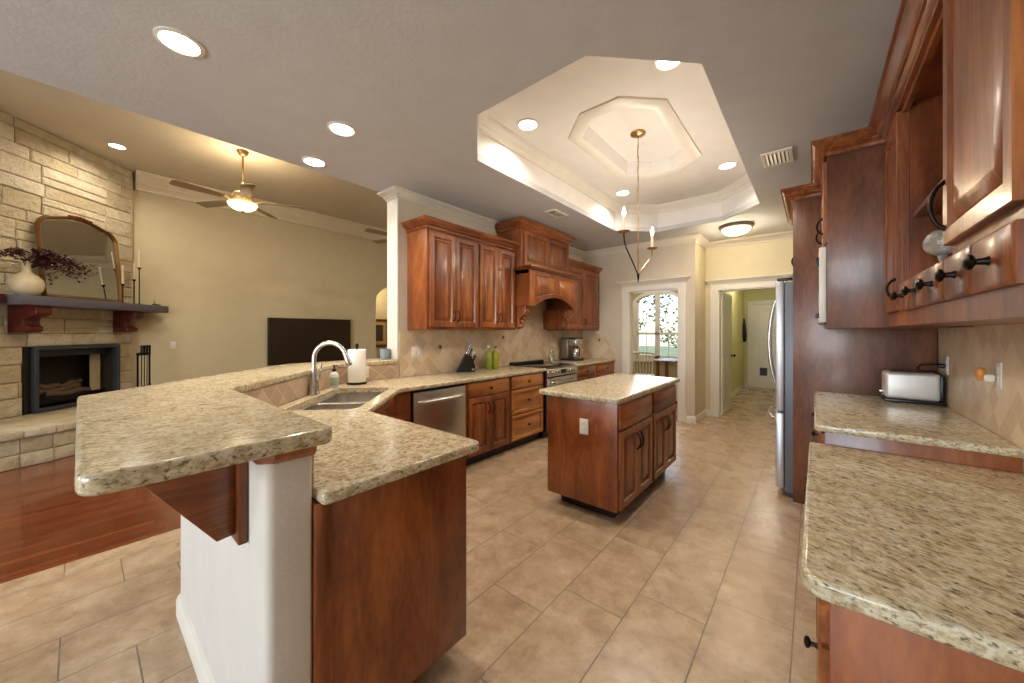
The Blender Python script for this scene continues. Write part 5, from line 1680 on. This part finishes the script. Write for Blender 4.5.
fl = thing('flush_ceiling_light', (-0.81, 5.77, HC), 'frosted bowl flush ceiling light before the hall doorway', 'ceiling light')
MB().lathe((-0.81, 5.77, HC), [(0.205, -0.0005), (0.21, -0.02), (0.195, -0.04), (0.17, -0.045)], 36).build('pan', plain('brushed_nickel', srgb(150, 140, 126), 0.35, 0.7), fl)
MB().lathe((-0.81, 5.77, HC), [(0.175, -0.045), (0.165, -0.075), (0.13, -0.105), (0.07, -0.122), (0.005, -0.126)], 36).build('bowl', E_bowl, fl)
MB().lathe((-0.81, 5.77, HC), [(0.014, -0.124), (0.014, -0.135), (0.006, -0.146)], 12).build('finial', M_steel, fl)
bulb_or_fill((-0.81, 5.77, HC - 0.20), P_FLUSH, (1.0, 0.84, 0.58), 0.09)

# chandelier
cx, cy = -1.325, 3.53
ch = thing('candle_chandelier', (cx, cy, HR), 'slim brass two-candle chandelier hanging from the tray ceiling', 'chandelier')
MB().lathe((cx, cy, HR), [(0.072, -0.0005), (0.072, -0.012), (0.05, -0.024), (0.012, -0.034)], 24).build('canopy', M_brass, ch)
pts = [(cx + 0.002 * math.sin(k * 1.1), cy + 0.002 * math.cos(k * 1.7), HR - 0.03 - (HR - 0.03 - 1.93) * k / 40) for k in range(41)]
mb = MB().tube(pts, [0.005 if k % 3 else 0.007 for k in range(41)], 8)
mb.build('stem', M_brass, ch)
MB().tube([(cx, cy, 1.955), (cx + 0.004, cy, 1.92), (cx, cy, 1.87)], [0.012, 0.010, 0.004], 8).build('tail', M_iron, ch)
def arm(dx, dy, zb, mat):
    p = [(0, 1.90), (0.06, 1.95), (0.25, 2.01), (0.55, 2.08), (0.85, 2.15), (0.98, zb - 0.07), (1.0, zb - 0.03), (1.0, zb)]
    a_ = MB().tube([(cx + dx * t, cy + dy * t, z) for t, z in p], 0.006, 8).build('arm', mat, ch)
    x, y = cx + dx, cy + dy
    MB().lathe((x, y, zb), [(0.012, -0.012), (0.05, 0.002), (0.055, 0.010), (0.018, 0.006), (0.014, 0.02)], 20).build('drip_pan', M_brass, a_)
    MB().lathe((x, y, zb + 0.012), [(0.013, 0), (0.013, 0.13), (0.008, 0.133)], 14).build('candle_sleeve', M_candle, a_)
    MB().lathe((x, y, zb + 0.145), [(0.007, 0), (0.016, 0.02), (0.017, 0.034), (0.009, 0.065), (0.002, 0.088)], 14).build('flame_bulb', E_bulb, a_)
    bulb_or_fill((x, y, zb + 0.28), 12, WARM, 0.06)
def armvec(px, d):
    r = (px - 512) / 361.0 * d
    th = math.atan2(301, 361.0)
    return (r * math.cos(th) - d * math.sin(th) - cx, r * math.sin(th) + d * math.cos(th) - cy)
arm(0.014, -0.38, 2.28, M_iron)
arm(0.016, 0.36, 2.26, M_brass)

# ceiling vents
def vent(x, y, z, w, l, label):
    t = thing('ceiling_vent', (x, y, z), label, 'vent', 'ceiling air vents')
    MB().prism([(-w / 2, -l / 2), (w / 2, -l / 2), (w / 2, l / 2), (-w / 2, l / 2)], lambda a, c: (x + a, y + c, z - 0.0005), lambda a, c: (x + a * 0.985, y + c * 0.985, z - 0.009),
               [[(-w / 2 + 0.025, -l / 2 + 0.025), (w / 2 - 0.025, -l / 2 + 0.025), (w / 2 - 0.025, l / 2 - 0.025), (-w / 2 + 0.025, l / 2 - 0.025)]]).build('frame', M_white, t)
    MB().box(x - w / 2 + 0.02, y - l / 2 + 0.02, z - 0.002, x + w / 2 - 0.02, y + l / 2 - 0.02, z - 0.0005).build('duct', M_black, t)
    n = 6
    for k in range(n):
        xx = x - w / 2 + 0.025 + (w - 0.05) * (k + 0.5) / n
        MB().add([(xx - 0.012, y - l / 2 + 0.024, z - 0.003), (xx + 0.008, y - l / 2 + 0.024, z - 0.009), (xx + 0.008, y + l / 2 - 0.024, z - 0.009), (xx - 0.012, y + l / 2 - 0.024, z - 0.003),
                  (xx - 0.012, y - l / 2 + 0.024, z - 0.0045), (xx + 0.008, y - l / 2 + 0.024, z - 0.0105), (xx + 0.008, y + l / 2 - 0.024, z - 0.0105), (xx - 0.012, y + l / 2 - 0.024, z - 0.0045)],
                 [(0, 1, 2, 3), (7, 6, 5, 4), (0, 4, 5, 1), (1, 5, 6, 2), (2, 6, 7, 3), (3, 7, 4, 0)]).build('slat', M_white, t)
vent(-0.23, 3.74, HC, 0.21, 0.30, 'white ceiling vent to the right of the tray ceiling')
vent(-2.43, 3.76, HC, 0.16, 0.30, 'white ceiling vent between the tray ceiling and the range hood')

# ceiling fans in the living room
def fan(x, y, zc, zb, rot, label, R=0.72):
    t = thing('ceiling_fan', (x, y, zc), label, 'ceiling fan', 'living room ceiling fans')
    MB().lathe((x, y, zc), [(0.07, -0.0005), (0.07, -0.02), (0.045, -0.06), (0.02, -0.075)], 24).build('canopy', M_brass, t)
    MB().lathe((x, y, zb + 0.22), [(0.013, 0), (0.013, zc - 0.06 - zb - 0.22)], 12).build('downrod', M_brass, t)
    MB().lathe((x, y, zb), [(0.06, 0.05), (0.11, 0.07), (0.13, 0.10), (0.13, 0.15), (0.10, 0.19), (0.03, 0.22), (0.018, 0.26)], 28).build('motor', plain('antique_brass_motor', srgb(180, 150, 96), 0.35, 0.5), t)
    for k in range(5):
        a = rot + 2 * PI * k / 5
        d = Vector((math.cos(a), math.sin(a), 0))
        s_ = Vector((-d.y, d.x, 0))
        o_ = Vector((x, y, zb + 0.085))
        ir = MB()
        ir.tube([o_ + d * 0.11, o_ + d * 0.17 + Vector((0, 0, -0.012)), o_ + d * 0.26], [0.012, 0.010, 0.012], 8)
        ib = ir.build('blade_iron', M_brass, t)
        w0, w1 = 0.055, 0.075
        ol = [(0.22, -w0), (0.55 * R / 0.72, -w1), (R - 0.03, -w1), (R, -w1 * 0.6), (R, w1 * 0.6), (R - 0.03, w1), (0.55 * R / 0.72, w1), (0.22, w0)]
        def bp(r_, c_, h):
            return o_ + d * r_ + s_ * c_ + Vector((0, 0, 0.20 * c_ + h - 0.002))
        MB().prism(ol, lambda r_, c_: bp(r_, c_, 0), lambda r_, c_: bp(r_, c_, 0.008)).build('blade', plain('fan_blade_walnut', srgb(150, 126, 88), 0.45) if k == 0 else bpy.data.materials['fan_blade_walnut'], t, 0.002)
    MB().lathe((x, y, zb), [(0.06, 0.055), (0.17, 0.045), (0.175, 0.035), (0.155, 0.0), (0.11, -0.035), (0.04, -0.055), (0.005, -0.058)], 32).build('light_bowl', E_bowl, t)
    MB().lathe((x, y, zb), [(0.02, -0.054), (0.024, -0.068), (0.012, -0.082), (0.003, -0.088)], 12).build('finial', M_brass, t)
fan(-6.10, 1.46, HL, 3.12, 1.097, 'brass ceiling fan with glowing bowl hanging in the living room', 0.76)
bulb_or_fill((-6.10, 1.46, 3.48), P_FAN, AMBER, 0.10)
for q_ in ((-4.7, -0.9), (-4.7, 1.2), (-4.6, 3.4)):  # bare lamps added out of view to brighten the living room
    lamp((q_[0], q_[1], HL - 0.03), 26, (1.0, 0.86, 0.66), 0.3, 170)
fan(-6.10, 4.05, HL, 3.12, 0.9, 'second ceiling fan mostly hidden behind the white column', 0.78)

# ------------------------------------------------------------------ living room things
tv = thing('television', (XL + 0.05, 3.2, 1.2), 'large black flat television on the khaki living room wall', 'television')
MB().box(XL + 0.055, 2.37, 0.72, XL + 0.10, 4.02, 1.665).build('case', M_black, tv, 0.006)
MB().box(XL + 0.1005, 2.385, 0.74, XL + 0.103, 4.005, 1.652).build('screen', M_screen_sheen, tv)
MB().box(XL + 0.001, 2.9, 1.0, XL + 0.055, 3.5, 1.4).build('wall_mount', M_iron, tv)
pf = thing('framed_picture', (XL - 1.255, 5.45, 1.3), 'dark painting in a red brown frame beyond the arched passage', 'picture')
frp = Fr((XL - 1.258, 5.0, 0.95), (0, 1, 0), (1, 0, 0))
MB().prism([(0, 0), (0.80, 0), (0.80, 0.80), (0, 0.80)], lambda a, c: frp.p(a, c, 0.001), lambda a, c: frp.p(a, c, 0.03), [[(0.07, 0.07), (0.73, 0.07), (0.73, 0.73), (0.07, 0.73)]]).build('frame', M_mantelbr, pf, 0.006)
MB().prism([(0.06, 0.06), (0.74, 0.06), (0.74, 0.74), (0.06, 0.74)], lambda a, c: frp.p(a, c, 0.001), lambda a, c: frp.p(a, c, 0.012), [[(0.17, 0.17), (0.63, 0.17), (0.63, 0.63), (0.17, 0.63)]]).build('mat_board', M_matboard, pf)
MB().fbox(frp, 0.165, 0.165, 0.001, 0.635, 0.635, 0.010).build('canvas', M_canvas, pf)

# ------------------------------------------------------------------ dining room
w_ = struct(MB().prism([(a, c) for a, c in [(wx0 - 0.09, wz0 - 0.05), (wx1 + 0.09, wz0 - 0.05), (wx1 + 0.09, wz1)]] + [((wx0 + wx1) / 2 + 0.64 * math.cos(PI * k / 14), wz1 + 0.33 * math.sin(PI * k / 14)) for k in range(1, 14)] + [(wx0 - 0.09, wz1)],
        lambda x, z: (x, 9.475, z), lambda x, z: (x, 9.50, z), [wa]), 'window_1', M_white)
mb = MB()
mb.box((wx0 + wx1) / 2 - 0.055, 9.50, wz0, (wx0 + wx1) / 2 + 0.055, 9.56, wz1 + 0.235)
mb.box(wx0, 9.50, wz0, wx0 + 0.06, 9.56, wz1 + 0.04)
mb.box(wx1 - 0.06, 9.50, wz0, wx1, 9.56, wz1 + 0.04)
mb.box(wx0, 9.50, wz0, wx1, 9.56, wz0 + 0.07)
mb.box(wx0, 9.50, 1.31, wx1, 9.56, 1.37)
mb.build('sash', M_white, w_)
mb = MB()
mb.prism(wa, lambda x, z: (x, 9.60, z), lambda x, z: (x, 9.605, z))
mb.build('pane', M_pane, w_)
mb = MB()
for a0, a1 in ((wx0 + 0.06, (wx0 + wx1) / 2 - 0.055), ((wx0 + wx1) / 2 + 0.055, wx1 - 0.06)):
    z = wz0 + 0.12
    while z < wz1 + 0.1:
        if abs(z - 1.34) > 0.05:
            mb.box(a0, 9.515, z, a1, 9.545, z + 0.006)
        z += 0.075
    xm = (a0 + a1) / 2
    mb.box(xm - 0.008, 9.508, wz0 + 0.07, xm + 0.008, 9.516, wz1 + 0.12)
mb.build('louvers', M_louver, w_)
struct(MB().box(wx0 - 0.14, 9.42, wz0 - 0.09, wx1 + 0.14, 9.50, wz0 - 0.05), 'trim_12', M_white)

# spindle chair, table and slipcovered chair
def dchair(x, y, rz):
    c = thing('spindle_chair', (x, y, 0), 'white spindle back dining chair seen through the opening', 'chair')
    R_ = Matrix.Rotation(rz, 3, 'Z')
    def P(a, b_, z):
        q_ = R_ @ Vector((a, b_, 0))
        return (x + q_.x, y + q_.y, z)
    MB().prism(fillet([(-0.22, -0.2), (0.22, -0.2), (0.2, 0.22), (-0.2, 0.22)], 0.05, 4), lambda a, b_: P(a, b_, 0.43), lambda a, b_: P(a, b_, 0.46)).build('seat', M_white, c, 0.006)
    for a, b_ in ((-0.18, -0.16), (0.18, -0.16), (-0.17, 0.18), (0.17, 0.18)):
        MB().tube([P(a * 1.15, b_ * 1.15, 0.001), P(a, b_, 0.43)], [0.014, 0.019], 8).build('leg', M_white, c)
    for k in range(7):
        a = -0.18 + 0.06 * k
        MB().tube([P(a * 0.95, -0.17, 0.45), P(a * 1.1, -0.24, 0.93)], 0.009 if 0 < k < 6 else 0.014, 8).build('spindle', M_white, c)
    MB().tube([P(-0.24, -0.24, 0.93), P(-0.1, -0.26, 0.95), P(0.1, -0.26, 0.95), P(0.24, -0.24, 0.93)], 0.022, 8).build('top_rail', M_white, c)
dchair(-2.78, 7.75, 0.25)
tb = thing('dining_table', (-2.35, 8.4, 0), 'brown dining table partly visible beside the white spindle chair', 'table')
MB().prismz(fillet([(-2.75, 8.15), (-1.75, 8.15), (-1.75, 9.0), (-2.75, 9.0)], 0.08, 5), 0.72, 0.755).build('tabletop', plain('dark_table_top', srgb(92, 62, 42), 0.45), tb, 0.006)
for a, b_ in ((-2.66, 8.26), (-1.86, 8.26), (-2.66, 8.9), (-1.86, 8.9)):
    MB().lathe((a, b_, 0.001), [(0.025, 0), (0.03, 0.1), (0.045, 0.4), (0.035, 0.6), (0.045, 0.719)], 12).build('leg', M_wood, tb)
sc2 = thing('slipcovered_chair', (-1.85, 7.2, 0), 'pale upholstered chair at the right edge of the dining opening', 'chair')
MB().box(-2.06, 6.95, 0.12, -1.60, 7.42, 0.47).build('seat', M_fabric, sc2, 0.03, 3)
MB().box(-1.70, 6.95, 0.47, -1.60, 7.42, 0.92).build('backrest', M_fabric, sc2, 0.03, 3)
for a, b_ in ((-2.03, 6.98), (-1.63, 6.98), (-2.03, 7.39), (-1.63, 7.39)):
    MB().box(a - 0.02, b_ - 0.02, 0.001, a + 0.02, b_ + 0.02, 0.13).build('leg', M_wood, sc2)

# leash in the hall
lp = thing('dog_leash', (-1.31, 10.62, 1.2), 'black dog leash hanging in the hall beside the white door', 'leash')
MB().lathe((-1.329, 10.5, 1.70), [(0.012, 0), (0.012, 0.02), (0.02, 0.025), (0.015, 0.035)], 10, (1, 0, 0)).build('hook', M_bronze, lp)
MB().tube([(-1.30, 10.5, 1.70), (-1.30, 10.46, 1.55), (-1.30, 10.44, 1.35), (-1.30, 10.5, 1.18), (-1.30, 10.56, 1.35), (-1.30, 10.54, 1.55), (-1.302, 10.502, 1.69)], [0.015, 0.03, 0.045, 0.05, 0.045, 0.03, 0.015], 8).build('strap', M_black, lp)

# garden outside the dining window
struct(MB().box(-16, 9.7, -0.25, 10, 40, -0.15), 'ground_garden', plain('lawn', srgb(120, 130, 90), 0.9, bump_s=0.5, bscale=30))
def shrub(x, y, h, r, label, seed, tall):
    t = thing('garden_tree', (x, y, -0.15), label, 'tree', 'trees in the garden')
    rg = random.Random(seed)
    MB().tube([(x, y, -0.15), (x + 0.05, y, h * 0.5), (x, y, h * 0.8)], [0.10, 0.07, 0.03], 8).build('trunk', M_stem, t)
    mb = MB()
    for k in range(900):
        a, e = rg.uniform(0, 2 * PI), rg.uniform(-1, 1)
        rr_ = r * rg.uniform(0.4, 1.0) ** 0.5
        c = Vector((x + rr_ * math.cos(a) * math.sqrt(1 - e * e), y + rr_ * math.sin(a) * math.sqrt(1 - e * e), h * 0.62 + e * h * 0.42))
        d = Vector((rg.uniform(-1, 1), rg.uniform(-1, 1), rg.uniform(-1, 1))).normalized()
        w = d.cross(Vector((0.3, 0.2, 1))).normalized()
        L = rg.uniform(0.12, 0.24)
        mb.add([c, c + d * L * 0.5 + w * L * 0.35, c + d * L, c + d * L * 0.5 - w * L * 0.35], [(0, 1, 2, 3)])
    mb.build('foliage', M_green, t, smooth=False)
shrub(-6.3, 14.5, 4.6, 1.5, 'leafy tree outside the left half of the dining window', 5, 1)
shrub(-4.5, 17.0, 3.6, 1.3, 'lower leafy tree outside the right half of the dining window', 6, 0)
